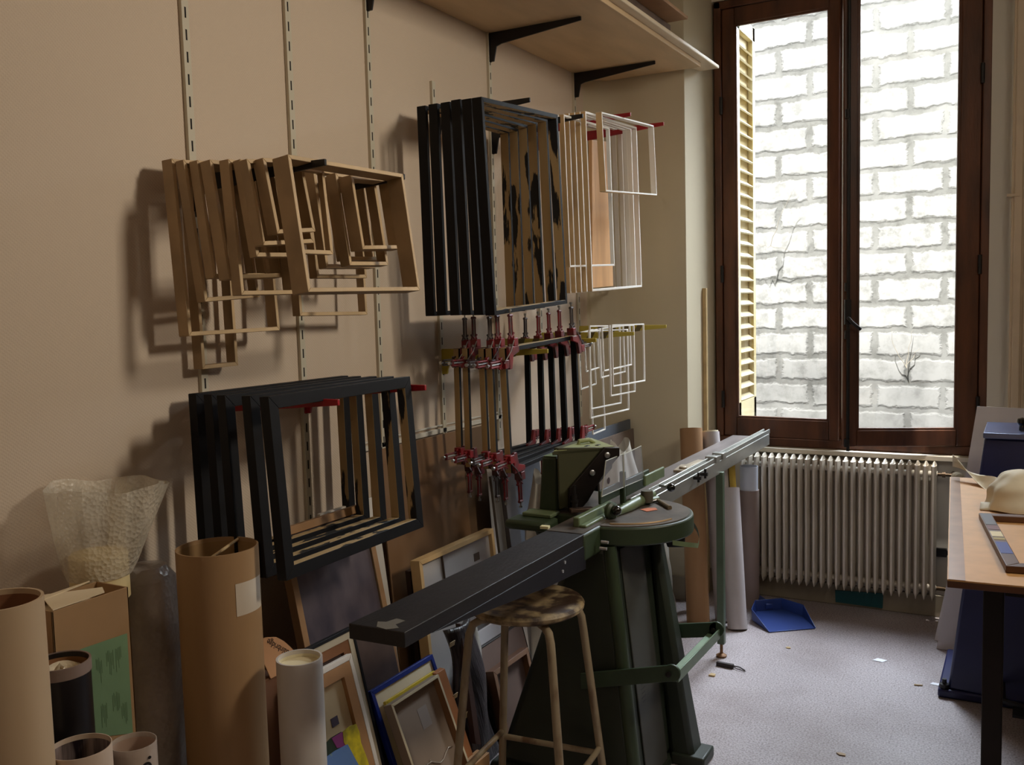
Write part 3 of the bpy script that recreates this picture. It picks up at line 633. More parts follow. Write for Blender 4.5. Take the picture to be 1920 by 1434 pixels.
# motor / cylinder block
m = MB(); m.hexa([(.583, 2.835, .885), (.655, 2.835, .885), (.655, 2.92, .885), (.583, 2.92, .885), (.597, 2.838, 1.072), (.655, 2.838, 1.072), (.655, 2.915, 1.072), (.597, 2.915, 1.072)])
bl_ = m.build('rear_column', grn, mc, bevel=.008)
m = MB(); m.box2((.602, 2.843, 1.0722), (.650, 2.91, 1.075)); child(m, 'column_cap', grnl, bl_, mc, bevel=.001)
m = MB()
for z in (.92, 1.045): m.lathe([(.0, .008), (.005, .007), (.008, .002), (.008, 0)][::-1], (.655, 2.86, z), (1, 0, 0), 12)
child(m, 'screw', steel, bl_, mc)
# knife housing: V block, apex towards the operator
A, B_, C_ = Vector((.657, 2.80, 0)), Vector((.815, 2.965, 0)), Vector((.655, 3.12, 0))
zt = 1.098
nrm = Vector((B_.y-A.y, -(B_.x-A.x), 0)).normalized()
def onV(x, y, off=0.):
    k = (x-960)/F*_r-(y-717)/F*_u+_f; P0 = A+nrm*off; t = (P0-CAM).dot(nrm)/k.dot(nrm); return CAM+t*k
m = MB()
poly = [onV(1046, 840), onV(1157, 838), onV(1157, 850), onV(1066, 950), onV(1050, 955)]
m.prism(poly, (-.012*nrm)); m.prism([Vector((A.x, A.y, zt-.0)), Vector((B_.x, B_.y, zt)), Vector((C_.x, C_.y, zt))], (0, 0, -.012))
m.prism([Vector((B_.x, B_.y, zt)), Vector((C_.x, C_.y, zt)), Vector((C_.x, C_.y, .90)), Vector((B_.x-.02, B_.y+.02, 1.02))], (-.01, -.01, 0))
m.box2((.60, 2.93, .885), (.655, 3.10, 1.09))
kh = m.build('knife_housing', mat('olive_green_housing', (66, 66, 44), .45, var=.12, scale=6), mc, bevel=.002)
m = MB(); lid = [Vector((A.x+.004, A.y+.003, zt+.0005)), Vector((B_.x-.004, B_.y, zt+.0005)), Vector((C_.x+.004, C_.y-.003, zt+.0005))]
m.prism(lid, (0, 0, .003)); c = Vector((.70, 2.965, zt+.003))
m.tube([c+Vector((-.02, .0, .0)), c+Vector((-.02, 0, .010)), c+Vector((.005, .03, .013)), c+Vector((.02, .045, .002))], .008, 8); m.mat(1)
m.box(c+Vector((.025, -.03, .001)), (.012, .025, .002)); m.box(c+Vector((.052, .0, .001)), (.012, .025, .002))
child(m, 'housing_lid', [mat('pale_green_lid', (150, 156, 108), .45, var=.08), darkmetal], kh, mc, bevel=.001)
m = MB(); poly = [(1066, 914), (1131, 838), (1159, 838), (1159, 853), (1128, 890), (1100, 938), (1078, 963), (1064, 957)]
m.prism([onV(x, y, .003) for x, y in poly], nrm*.014); kn = m.build('knife', mat('knife_steel_dark', (34, 28, 26), .35, metal=.4, var=.2, scale=20), mc, bevel=.002)
m = MB()
for x, y in ((1138, 853), (1110, 886)): m.lathe([(.010, 0), (.010, .005), (.006, .007), (0, .008)], onV(x, y, .017), nrm, 14)
child(m, 'knife_bolt', steel, kn, mc)
# hold-down spindle at the knife foot
m = MB(); p = onV(1077, 925, .035); m.cyl((p.x, p.y, .90), (p.x, p.y, .955), .010, seg=14); m.cyl((p.x, p.y, .955), (p.x, p.y, .985), .006, seg=12); m.cyl((p.x, p.y, .93), (p.x, p.y, .936), .014, seg=14)
hd = m.build('hold_down', darkmetal, mc)
m = MB(); m.box((p.x+.025, p.y-.0, .905), (.08, .03, .012), Matrix.Rotation(radians(40), 3, 'Z')); child(m, 'clamp_foot', mat('brownish_steel', (92, 74, 64), .4, metal=.5), hd, mc, bevel=.002)
# fences
m = MB(); m.box2((.795, 2.66, HT), (.818, 2.93, .918)); m.box2((.818, 2.66, HT), (.842, 2.93, .895)); fA = m.build('fence', grnl, mc, bevel=.004)
m = MB(); m.box2((.795, 2.86, .918), (.805, 3.03, .965)); child(m, 'fence_plate', grn, fA, mc, bevel=.003)
m = MB(); m.box2((.80, 3.035, HT), (.818, 3.055, 1.0)); child(m, 'guard_post', grn, fA, mc, bevel=.003)
m = MB(); m.box2((.800, 3.07, HT+.02), (.812, 3.30, .965)); fB = m.build('fence', grn, mc, bevel=.003)
m = MB(); m.box2((.835, 3.17, .925), (.847, 3.37, .965)); child(m, 'fence_plate', grnl, fB, mc, bevel=.004)
# swing arm with hub
m = MB(); m.tube([(.86, 2.86, .895), (.872, 2.95, .900), (.880, 3.14, .905)], [.012, .018, .018], 14); m.tube([(.855, 2.93, .9), (.90, 3.14, .89)], .012, 10)
arm = m.build('swing_arm', grnl, mc)
m = MB(); hp = at(1213, 922, Z=.93); m.lathe([(.021, -.03), (.022, 0), (.020, .010), (.0, .010)], (hp.x, hp.y, .925), seg=20); child(m, 'hub', mat('hub_grey', (96, 92, 80), .5, metal=.4), arm, mc)
m = MB(); p = at(1232, 936, Z=.895); m.tube([(hp.x+.015, hp.y+.01, .897), (p.x, p.y, .893), tuple(at(1256, 952, Z=.89))], [.004, .006, .008], 10); child(m, 'lever', mat('dull_bronze', (134, 116, 92), .45, metal=.6), arm, mc)
# black balls
for (x, y), zz_, rad in (((1156, 957), .915, .0165), ((1258, 914), .915, .0155)):
    p = at(x, y, Z=zz_); m = MB(); m.lathe([(max(.0001, rad*sin(radians(a))), -rad*cos(radians(a))) for a in range(0, 181, 15)], p, seg=20)
    k = m.build('knob', ball, mc)
    m = MB(); q = p+Vector((-.05, .02, -.0)); m.cyl(p-Vector((.012, 0, 0)), q, .005, seg=10); child(m, 'knob_stem', steel, k, mc)
m = MB(); p = at(1157, 957, Z=.915); m.lathe([(.03, 0), (.03, .012), (.022, .018), (0, .018)], (p.x-.03, p.y+.012, p.z-.006), (1, -.3, 0), 20); m.build('boss', grn, mc)
# safety guards (clear sheet with visible edges)
cl = bpy.data.materials.new('clear_acrylic'); cl.use_nodes = True; N = cl.node_tree.nodes; L = cl.node_tree.links; N.remove(N['Principled BSDF'])
a1 = N.new('ShaderNodeBsdfTransparent'); a1.inputs[0].default_value = (.93, .94, .97, 1); a2 = N.new('ShaderNodeBsdfGlossy'); a2.inputs['Roughness'].default_value = .15; a3 = N.new('ShaderNodeBsdfDiffuse'); a3.inputs[0].default_value = (.75, .76, .85, 1)
x1 = N.new('ShaderNodeMixShader'); x1.inputs[0].default_value = .25; x2 = N.new('ShaderNodeMixShader'); x2.inputs[0].default_value = .16
L.new(a2.outputs[0], x1.inputs[2]); L.new(a3.outputs[0], x1.inputs[1]); L.new(a1.outputs[0], x2.inputs[1]); L.new(x1.outputs[0], x2.inputs[2]); L.new(x2.outputs[0], N['Material Output'].inputs[0])
edge = mat('acrylic_edge', (190, 192, 180), .3)
for poly, Xg in (([(1127, 931), (1135, 864), (1167, 851), (1168, 913)], .825), ([(1168, 852), (1201, 836), (1206, 897), (1170, 912)], .825)):
    P = [at(x, y, X=Xg) for x, y in poly]; m = MB(); m.prism(P, (.003, 0, 0)); g_ = m.build('guard_sheet', cl, mc)
    m = MB(); m.tube([v+Vector((.0015, 0, 0)) for v in P], .0018, 6, closed=True); child(m, 'sheet_edge', edge, g_, mc)
m = MB(); p = at(1141, 901, X=.829); m.lathe([(.011, 0), (.011, .0008), (0, .001)], p, (1, 0, 0), 18); child(m, 'round_sticker', mat('dark_sticker', (70, 60, 66), .5), [o for o in mc.children if o.name.startswith('guard_sheet')][0], mc)
# left arm
m = MB(); m.hexa([(.713, 1.64, HT-.036), (.864, 1.645, HT-.036), (.864, 2.60, HT-.036), (.735, 2.60, HT-.036), (.713, 1.64, HT), (.864, 1.645, HT), (.864, 2.60, HT), (.735, 2.60, HT)])
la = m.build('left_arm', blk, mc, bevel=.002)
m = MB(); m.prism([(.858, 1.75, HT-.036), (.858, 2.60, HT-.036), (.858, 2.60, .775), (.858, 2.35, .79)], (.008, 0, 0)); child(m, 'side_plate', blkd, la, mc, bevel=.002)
m = MB(); p = at(1059, 1054, X=.867); p2 = at(1055, 1071, X=.867)
m = MB()
for q in (p, p2): m.lathe([(.005, 0), (.005, .003), (0, .004)], (.866, q.y, q.z), (1, 0, 0), 12)
for q in (at(1150, 1018, X=.93), at(1147, 1030, X=.93)): m.lathe([(.005, -.02), (.005, .003), (0, .004)], (.91, q.y, q.z), (1, 0, 0), 12)
child(m, 'bolt', mat('bright_bolt', (210, 210, 214), .25, metal=.6), la, mc)
m = MB(); p = at(735, 1170, Z=HT); m.prism([p+Vector(v) for v in ((-.02, -.03, .0003), (.01, -.035, .0003), (.03, -.015, .0003), (.01, .0, .0003), (.015, .03, .0003), (-.012, .035, .0003), (-.02, .005, .0003), (-.04, 0, .0003))], (0, 0, .0006))
child(m, 'worn_patch', mat('worn_grey', (112, 108, 100), .5), la, mc)
# right measuring arm
m = MB(); m.box2((.688, 3.22, .835), (.83, 4.86, .875)); ra = m.build('right_arm', mat('arm_grey_steel', (122, 112, 108), .4, metal=.35, rgb2=(96, 88, 84), scale=6, stretch=(3, .5, 1)), mc, bevel=.002)
m = MB(); m.box2((.822, 3.0, .828), (.870, 4.90, .885)); m.box2((.830, 3.05, .885), (.838, 4.93, .905)); m.box2((.858, 3.05, .885), (.866, 4.93, .905)); m.box2((.83, 3.05, .883), (.866, 4.93, .890))
rail_ = m.build('measuring_rail', alu, mc, bevel=.002)
m = MB(); m.mat(1); y = 3.4
m.box2((.8405, 3.45, .8905), (.8555, 4.90, .892)); m.mat(0); y = 3.5
while y < 4.88: m.box2((.8405, y, .892), (.8555 if round(y*100) % 10 == 0 else .849, y+.0015, .8926)); y += .02
child(m, 'scale_tape', [darkmetal, mat('tape_white', (205, 205, 198), .5)], rail_, mc)
for y in (4.05, 3.95):
    m = MB(); m.box2((.822, y, .885), (.874, y+.05, .912)); child(m, 'slider_stop', alu, rail_, mc, bevel=.003)
m = MB(); q = at(1320, 882, X=.885)
for dy in (0, -.09): m.cyl((.868, q.y+dy, .875), (.900, q.y+dy, .875), .008, seg=12); m.cyl((.89, q.y+dy, .858), (.89, q.y+dy, .897), .005, seg=10)
child(m, 'wing_screw', darkmetal, rail_, mc)
m = MB(); p = at(1285, 880, Z=.90)
m.box((p.x-.02, p.y+.03, .897), (.05, .14, .012), Matrix.Rotation(radians(6), 3, 'Z')); m.box((p.x-.03, p.y+.15, .893), (.03, .25, .006), Matrix.Rotation(radians(-4), 3, 'Z')); m.lathe([(.016, -.01), (.016, .012), (0, .014)], (p.x-.01, p.y, .9), seg=14)
child(m, 'flip_stop', mat('pale_brass', (172, 158, 138), .4, metal=.5), rail_, mc, bevel=.003)
# support leg
m = MB(); m.box2((.852, 4.005, .06), (.884, 4.035, .835)); lg = m.build('support_leg', mat('leg_green', (82, 96, 78), .45, var=.1), mc, bevel=.003)
m = MB(); m.cyl((.868, 4.02, .015), (.868, 4.02, .07), .007, seg=12); m.lathe([(.022, 0), (.024, .008), (.012, .016), (0, .017)], (.868, 4.02, 0), seg=18); child(m, 'levelling_foot', mat('rusty_foot', (120, 84, 50), .6, metal=.3, var=.25, scale=60), lg, mc)
# foot pedal
pg = mat('pedal_green', (54, 72, 54), .4, var=.12)
def strap(mb, a, b, h, t, ax=Vector((0, 1, 0))):
    a = Vector(a); b = Vector(b); up = Vector((0, 0, h/2)); tv = ax*t/2
    mb.hexa([a-up-tv, b-up-tv, b-up+tv, a-up+tv, a+up-tv, b+up-tv, b+up+tv, a+up+tv])
pm = MB(); strap(pm, (.80, 2.685, .375), (1.11, 2.685, .455), .052, .010); pm.lathe([(.027, 0), (.027, .010), (0, .010)], (1.11, 2.68, .455), (0, 1, 0), 18); pm.build('pedal_lever', pg, mc, bevel=.002); pm = MB()
strap(pm, (.80, 3.115, .395), (1.12, 3.115, .455), .052, .010); pm.lathe([(.027, 0), (.027, .010), (0, .010)], (1.12, 3.11, .455), (0, 1, 0), 18)
pd_ = pm.build('pedal_lever', pg, mc, bevel=.002)
pm = MB(); pm.hexa([(1.085, 2.69, .43), (1.125, 2.69, .425), (1.13, 3.11, .425), (1.09, 3.11, .43), (1.085, 2.69, .440), (1.125, 2.69, .435), (1.13, 3.11, .435), (1.09, 3.11, .440)]); pm.hexa([(1.123, 2.69, .425), (1.128, 2.69, .425), (1.133, 3.11, .425), (1.128, 3.11, .425), (1.123, 2.69, .46), (1.128, 2.69, .46), (1.133, 3.11, .46), (1.128, 3.11, .46)])
child(pm, 'pedal_tread', mat('pedal_green_worn', (104, 124, 98), .35, metal=.3, var=.15), pd_, mc, bevel=.002)
pm = MB()
for y, x, z in ((2.678, 1.10, .452), (3.108, 1.11, .452)): pm = MB(); pm.lathe([(.009, 0), (.009, -.006), (0, -.007)], (x, y, z), (0, 1, 0), 12); child(pm, 'pivot_bolt', darkmetal, pd_, mc)
# little offcut on the table
m = MB(); p = at(1022, 991, Z=HT+.001); m.box((p.x, p.y, HT+.006), (.028, .02, .009), Matrix.Rotation(radians(8), 3, 'Z')); solo('wood_offcut', m, mat('pale_offcut', (232, 222, 176), .6), 'small pale offcut lying on the guillotine table beside the black arm', 'offcut', bevel=.001)

# ============================================================ STOOL
worn = mat('paint_worn_seat', (172, 150, 112), .5, rgb2=(64, 46, 34), scale=13, lo=.44, hi=.58, bump=.3, bscale=25, detail=8)
wornl = mat('chipped_cream_paint', (154, 138, 112), .45, rgb2=(108, 82, 58), scale=22, stretch=(1, 1, .4), lo=.30, hi=.52, bump=.15, bscale=35, detail=6)
sc0 = Vector((.725, 2.465, 0)); st = thing('workshop_stool', 'round paint-worn workshop stool with four bent cream legs under the black arm', 'stool', sc0)
m = MB(); m.lathe([(.02, .672), (.165, .672), (.176, .680), (.178, .690), (.172, .699), (.155, .701), (.10, .696), (.0, .694)][::-1], sc0, seg=40); m.build('seat', worn, st)
r0v = Vector((_r0.x, _r0.y, 0)); f0v = Vector((_f.x, _f.y, 0)).normalized(); ph = radians(21)
feet = []
for k in range(4):
    a = ph-k*pi/2; dv = r0v*cos(a)+f0v*sin(a); m = MB()
    P = [sc0+dv*.09+Vector((0, 0, .658)), sc0+dv*.145+Vector((0, 0, .658)), sc0+dv*.172+Vector((0, 0, .648)), sc0+dv*.184+Vector((0, 0, .62)), sc0+dv*.19+Vector((0, 0, .58)), sc0+dv*.262+Vector((0, 0, .0))]
    m.tube(P, .0125, 14); m.build('leg', wornl, st); feet.append(dv)
for k in range(4):
    a, b = feet[k], feet[(k+1) % 4]; m = MB(); z = .165+(.0 if k % 2 else .02); ra_ = .262-.072*z/.58
    pa = sc0+a*(ra_+.0)+Vector((0, 0, z)); pb = sc0+b*ra_+Vector((0, 0, z)); m.tube([pa, pa*.9+pb*.1, pb*.9+pa*.1, pb], .0095, 12); m.build('rung', wornl, st)

# ============================================================ RADIATOR
radm = mat('radiator_enamel', (214, 204, 188), .4, var=.06, scale=3)
rd = thing('radiator', 'cream ribbed radiator under the window', 'radiator', (1.185, 4.90, .107))
n = 26; x0, x1 = .73, 1.655
for i in range(n):
    x = x0+(x1-x0)*i/(n-1); m = MB(); w2 = .0118
    prof = [(x-w2, 4.885), (x-w2*.35, 4.862), (x+w2*.35, 4.862), (x+w2, 4.885), (x+w2, 4.93), (x-w2, 4.93)]
    m.prism([(a, b, .13) for a, b in prof], (0, 0, .635))
    m.hexa([(x-w2*.35, 4.862, .765), (x+w2*.35, 4.862, .765), (x+w2, 4.93, .765), (x-w2, 4.93, .765), (x-.002, 4.89, .782), (x+.002, 4.89, .782), (x+.003, 4.928, .782), (x-.003, 4.928, .782)])
    m.hexa([(x-.001, 4.872, .107), (x+.001, 4.872, .107), (x+.002, 4.925, .107), (x-.002, 4.925, .107), (x-w2*.35, 4.862, .13), (x+w2*.35, 4.862, .13), (x+w2, 4.93, .13), (x-w2, 4.93, .13)])
    m.build('rib', radm, rd)
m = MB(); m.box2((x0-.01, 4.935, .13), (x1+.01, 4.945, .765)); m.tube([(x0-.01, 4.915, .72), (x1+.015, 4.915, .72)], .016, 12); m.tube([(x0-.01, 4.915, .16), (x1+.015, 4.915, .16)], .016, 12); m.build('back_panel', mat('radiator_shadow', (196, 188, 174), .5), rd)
for x in (.85, 1.53):
    m = MB(); m.box2((x, 4.944, .3), (x+.03, 4.979, .6)); m.build('wall_hook', radm, rd)
m = MB(); m.cyl((1.67, 4.915, .72), (1.735, 4.915, .72), .008, seg=12); m.cyl((1.69, 4.915, .72), (1.705, 4.915, .72), .013, seg=10)
m.cyl((1.735, 4.915, .72), (1.735, 4.975, .72), .010, seg=12); vb = m.build('valve', mat('tarnished_brass', (88, 70, 52), .4, metal=.6, var=.2, scale=40), rd)
m = MB(); m.lathe([(.018, -.0), (.026, .008), (.026, .03), (.018, .038), (0, .038)], (1.75, 4.9, .715), (.5, -1, .1), 18); child(m, 'valve_knob', mat('valve_cream', (196, 184, 158), .5), vb, rd)
m = MB(); m.cyl((1.67, 4.915, .16), (1.74, 4.915, .16), .010, seg=12); m.cyl((1.735, 4.915, .16), (1.735, 4.975, .16), .010, seg=12); m.build('return_valve', MATS['tarnished_brass'], rd)
m = MB(); p = at(1765, 1035, Y=4.97); m.box((p.x, 4.965, p.z), (.05, .028, .04)); m.cyl((p.x+.02, 4.965, p.z), (p.x+.18, 4.965, p.z), .012, seg=12); solo('pipe_coupling', m, blkd, 'small black pipe coupling on the wall right of the radiator', 'pipe fitting', bevel=.003)
# teal scrap under the radiator
m = MB(); a_ = [at(1566, 1106, Y=4.955), at(1656, 1112, Y=4.955), at(1655, 1140, Y=4.955), at(1567, 1128, Y=4.955)]; m.prism(a_, (0, -.004, 0)); o = solo('teal_card', m, mat('teal_card', (18, 78, 84), .6), 'teal card standing behind the bottom of the radiator', 'card')

# ============================================================ DUSTPAN
dp = mat('blue_plastic', (46, 68, 132), .35, var=.1, scale=5)
dc = at(1462, 1165, Z=0); dt = thing('dustpan', 'blue plastic dustpan on the floor by the white tubes', 'dustpan', (dc.x, dc.y, 0))
Rm = Matrix.Rotation(radians(38), 3, 'Z') @ Matrix.Scale(1.16, 3)
def L3(x, y, z): return Vector((dc.x, dc.y, 0))+Rm @ Vector((x, y, z))
fl, frt, bk_, bkt = [], [], [], []
m = MB()
o1 = [(-.10, -.12), (.10, -.12), (.115, .02), (.06, .11), (-.06, .11), (-.115, .02)]
m.prism([L3(x, y, .002+max(0, (y+.12))*.05) for x, y in o1], (0, 0, .003)); base = m
for i in range(1, 6):
    a, b = o1[i], o1[(i+1) % 6]
    za = .002+max(0, a[1]+.12)*.05; zb = .002+max(0, b[1]+.12)*.05; ha = .004+.045*min(1, (a[1]+.12)/.14); hb = .004+.045*min(1, (b[1]+.12)/.14)
    k = .96
    m.hexa([L3(a[0], a[1], za), L3(b[0], b[1], zb), L3(b[0]*k, b[1]*k, zb), L3(a[0]*k, a[1]*k, za), L3(a[0]*1.03, a[1]*1.03, za+ha), L3(b[0]*1.03, b[1]*1.03, zb+hb), L3(b[0], b[1], zb+hb), L3(a[0], a[1], za+ha)])
m.build('pan', dp, dt, bevel=.002)
m = MB(); m.hexa([L3(-.018, .10, .02), L3(.018, .10, .02), L3(.014, .235, .03), L3(-.014, .235, .03), L3(-.016, .10, .045), L3(.016, .10, .045), L3(.012, .235, .045), L3(-.012, .235, .045)]); m.build('handle', dp, dt, bevel=.005)

# ============================================================ FLOOR DEBRIS
def scrap(name, px_, pts, mt, label, cat, z=.0012, th=.0008):
    p = at(*px_, Z=0); m = MB(); m.prism([Vector((p.x+a, p.y+b, z)) for a, b in pts], (0, 0, th)); return solo(name, m, mt, label, cat)
pw = mat('white_paper', (238, 238, 244), .6)
scrap('paper_scrap', (1650, 1238), [(-.03, -.012), (.012, -.022), (.03, .01), (-.012, .02)], pw, 'small white paper scrap on the floor in front of the radiator', 'paper')
scrap('paper_scrap', (1754, 1283), [(-.02, -.008), (.018, -.014), (.022, .012), (-.012, .014)], pw, 'small white paper scrap at the foot of the blue machine', 'paper')
scrap('wood_chip', (1335, 1267), [(-.012, -.01), (.014, -.008), (.012, .012), (-.008, .014)], rawwood, 'pale wood chip on the floor near the machine pedal', 'wood chip', th=.006)
scrap('wood_chip', (1722, 1286), [(-.016, -.003), (.016, .004), (.015, .008), (-.016, .002)], rawwood, 'thin wood sliver on the floor near the blue machine', 'wood chip', th=.004)
p = at(1368, 1252, Z=0); m = MB(); m.box((p.x-.02, p.y, .010), (.075, .016, .018), Matrix.Rotation(radians(-5), 3, 'Z')); m.tube([(p.x+.015, p.y, .012), (p.x+.04, p.y+.012, .006), (p.x+.07, p.y-.012, .004)], .003, 6); m.tube([(p.x+.015, p.y, .01), (p.x+.035, p.y-.012, .006), (p.x+.075, p.y-.02, .004)], .002, 6)
solo('broken_clip', m, mat('rust_black', (44, 32, 28), .6), 'small dark broken clip lying on the floor behind the support leg', 'clip', bevel=.002)
rnd = random.Random(5)
for i in range(9):
    x, y = [(1265, 1425), (1290, 1418), (1250, 1432), (1305, 1395), (1478, 1215), (1578, 1415), (1275, 1408), (1240, 1420), (1320, 1400)][i]
    a = rnd.uniform(0, 3); pts = [(cos(a+t)*.018*rnd.uniform(.6, 1.1), sin(a+t)*.010) for t in (0, 1.3, 2.6, 4, 5.2)]
    scrap('wood_chip', (x, y), pts, [rawwood, oak2][i % 2], 'tiny wood shavings scattered at the guillotine foot' if i not in (4, 5) else ['tiny chip on the open floor below the dustpan', 'tiny chip on the open floor near the bottom edge'][i-4], 'wood chip', th=.003)
for o in list(bpy.data.objects):
    if o.get('label') == 'tiny wood shavings scattered at the guillotine foot': o['group'] = 'wood shavings at the guillotine foot'

# ============================================================ RIGHT-HAND BENCH
kraft = mat('hardboard_top', (208, 160, 104), .55, var=.05, scale=20)
tb = thing('workbench', 'workbench with tan hardboard top and black metal leg at the right edge', 'table', (2.5, 3.1, 0))
p0 = at(1776, 1086, Z=.92); p1 = at(1781, 894, Z=.92); ex_ = (p1-p0).normalized(); rx_ = Vector((ex_.y, -ex_.x, 0)); BL_ = (p1-p0).length
m = MB(); q0 = p0; q1 = p1; q2 = p1+rx_*1.25; q3 = p0+rx_*1.25
m.prism([Vector((q.x, q.y, .900)) for q in (q0, q3, q2, q1)], (0, 0, .016)); m.build('table_top', mat('dark_bench_top', (92, 58, 40), .5, var=.1), tb, bevel=.002)
m = MB(); m.prism([Vector((q.x, q.y, .9165)) for q in (q0, q3, q2, q1)], (0, 0, .0035)); hb = m.build('hardboard_cover', kraft, tb)
m = MB(); a_ = p0+rx_*.003; b_ = p1+rx_*.003; m.prism([Vector((v.x, v.y, .9202)) for v in (a_, a_+rx_*.036, b_+rx_*.030, b_)], (0, 0, .0008)); child(m, 'parcel_tape', mat('parcel_tape', (150, 112, 80), .35, var=.12, scale=14), hb, tb)
for u_, v_ in ((.105, .16), (1.12, .16), (.66, BL_-.16), (1.12, BL_-.10)):
    c_ = p0+rx_*u_+ex_*v_; m = MB(); m.box2((c_.x-.023, c_.y-.02, 0), (c_.x+.023, c_.y+.02, .90)); m.build('leg', mat('black_leg', (34, 30, 32), .4, metal=.3, var=.2), tb, bevel=.003)
m = MB(); c0 = p0+rx_*.13+ex_*.16; c1 = p0+rx_*1.12+ex_*.16; m.box2((c0.x, c0.y-.012, .85), (c1.x, c0.y+.012, .899)); m.build('apron', MATS['black_leg'], tb)
# paint-sample frame corner lying on the bench
ZB = .9207
def bench_frame():
    a, b_, c_, d_ = at(1835, 972, Z=ZB), at(1920, 964, Z=ZB), None, at(1886, 1074, Z=ZB)
    ux = (at(1958, 985, Z=ZB)-a); ux = Vector((1, .02, 0)).normalized(); uy = (d_-a); H_ = uy.length; uy.normalize(); ux = Vector((-uy.y, uy.x, 0)); 
    if ux.x < 0: ux = -ux
    root = thing('picture_frame', 'dark wooden frame with painted colour samples lying on the tan bench', 'picture frame', a)
    w_, W_ = .034, .40
    C0, C1, C2, C3 = a, a+ux*W_, a+ux*W_+uy*H_, a+uy*H_
    I0, I1, I2, I3 = a+ux*w_+uy*w_, a+ux*(W_-w_)+uy*w_, a+ux*(W_-w_)+uy*(H_-w_), a+ux*w_+uy*(H_-w_)
    for P in ((C0, C1, I1, I0), (C1, C2, I2, I1), (C2, C3, I3, I2), (C3, C0, I0, I3)):
        m = MB(); m.prism([Vector((v.x, v.y, ZB)) for v in P], (0, 0, .018)); last = m.build('moulding', mat('dark_walnut', (92, 62, 44), .45, var=.2, scale=14), root, bevel=.002)
    cols = [('s_grey', (98, 98, 104), .02, .26), ('s_maroon', (112, 62, 62), .28, .36), ('s_cream', (228, 214, 170), .40, .50), ('s_olive', (170, 150, 70), .52, .56), ('s_blue', (50, 66, 150), .60, .80)]
    for nme, c, t0, t1 in cols:
        m = MB(); A0 = a+uy*(H_*t0)+ux*.003; A1 = a+uy*(H_*t1)+ux*.003
        m.prism([Vector((v.x, v.y, ZB+.0182)) for v in (A0, A0+ux*(w_-.006), A1+ux*(w_-.006), A1)], (0, 0, .0006)); child(m, 'paint_swatch', mat(nme, c, .4), last, root)
bench_frame()
# crumpled cream paper / cloth
pap = mat('cream_paper', (232, 223, 200), .7, var=.05, scale=6, bump=.25, bscale=12)
c_ = at(1895, 950, Z=.93); rnd = random.Random(11)
m = MB()
def blob(u, v):
    th_ = u*2*pi; ph_ = v*pi*.52; r_ = .092*(1+.10*sin(3*th_+1)+.06*sin(7*th_+4*ph_)+.05*sin(5*ph_*2+th_))
    return c_+Vector((r_*1.15*cos(th_)*sin(ph_+.02)+.03, r_*1.0*sin(th_)*sin(ph_+.02)+.02, max(-.008, .115*cos(ph_*.98)-.0)))
m.grid(blob, 36, 14); o = solo('crumpled_cloth', m, pap, 'bunched cream cloth on the far side of the tan bench', 'cloth', sub=1)
m = MB(); a_ = at(1786, 878, Z=.955); b2 = at(1870, 905, Z=.945)
def sheet(u, v):
    p = a_.lerp(b2, u); s = (.004+.10*u)*(v-.5); return Vector((p.x, p.y+s*1.1, .9225+.06*(1-u)*(1-.3*v)*(.6+.4*cos(u*4))+.012*sin(v*6+u*5)+.028*(1-abs(2*v-1))))
m.grid(sheet, 16, 8); solo('paper_sheet', m, pap, 'pale paper sheet curling over the far edge of the bench', 'paper', solid=.0012)
m = MB(); a3 = at(1858, 952, Z=.925)
m.grid(lambda u, v: Vector((a3.x+(u-.3)*.10, a3.y+(v-.5)*.06, .923+.010*sin(u*5)*sin(v*3)+.012*v)), 8, 6); solo('paper_scrap', m, pap, 'torn cream paper scrap beside the bunched cloth on the bench', 'paper', solid=.001)

# ============================================================ BLUE MACHINE
nav = mat('navy_enamel', (30, 36, 84), .38, var=.15, scale=4); navt = mat('navy_top', (96, 104, 140), .35, metal=.3, var=.1)
bm_ = thing('blue_underpinner', 'navy blue floor-standing machine with tapered body behind the bench', 'machine', (2.15, 4.12, 0))
zb = 1.0
tl_ = at(1846, 820, Y=4.02); bl2 = at(1772, 1282, Z=.02)
m = MB(); m.hexa([(1.79, 3.98, .03), (2.5, 3.90, .03), (2.5, 4.42, .03), (1.79, 4.42, .03), (tl_.x, 4.02, tl_.z), (2.40, 3.98, tl_.z), (2.40, 4.30, tl_.z), (tl_.x, 4.30, tl_.z)]); bd = m.build('body', nav, bm_, bevel=.01)
m = MB(); m.box2((tl_.x-.004, 3.99, tl_.z), (2.42, 4.33, tl_.z+.022)); tp_ = m.build('top_plate', navt, bm_, bevel=.004)
m = MB(); q = at(1917, 800, Y=4.1); m.lathe([(.012, 0), (.012, .02), (.02, .03), (.018, .045), (0, .05)], (q.x, 4.1, tl_.z+.022), seg=16); child(m, 'knob', ball, tp_, bm_)
m = MB(); m.box2((1.755, 3.96, .0), (2.52, 4.02, .035)); m.box2((1.755, 3.96, .0), (1.80, 4.44, .035)); ft = m.build('base_foot', nav, bm_, bevel=.008)
m = MB(); m.lathe([(.018, .035), (.018, .05), (.009, .055), (.009, .07), (0, .07)], (1.777, 3.985, 0), seg=14); child(m, 'levelling_bolt', blkd, ft, bm_)
# black tray pedal
m = MB(); m.tube([(1.98, 3.95, .10), (1.99, 3.80, .09), (2.2, 3.72, .09), (2.5, 3.72, .09)], .011, 10); m.box2((2.02, 3.70, .075), (2.5, 3.78, .085)); m.build('foot_bar', blkd, bm_)
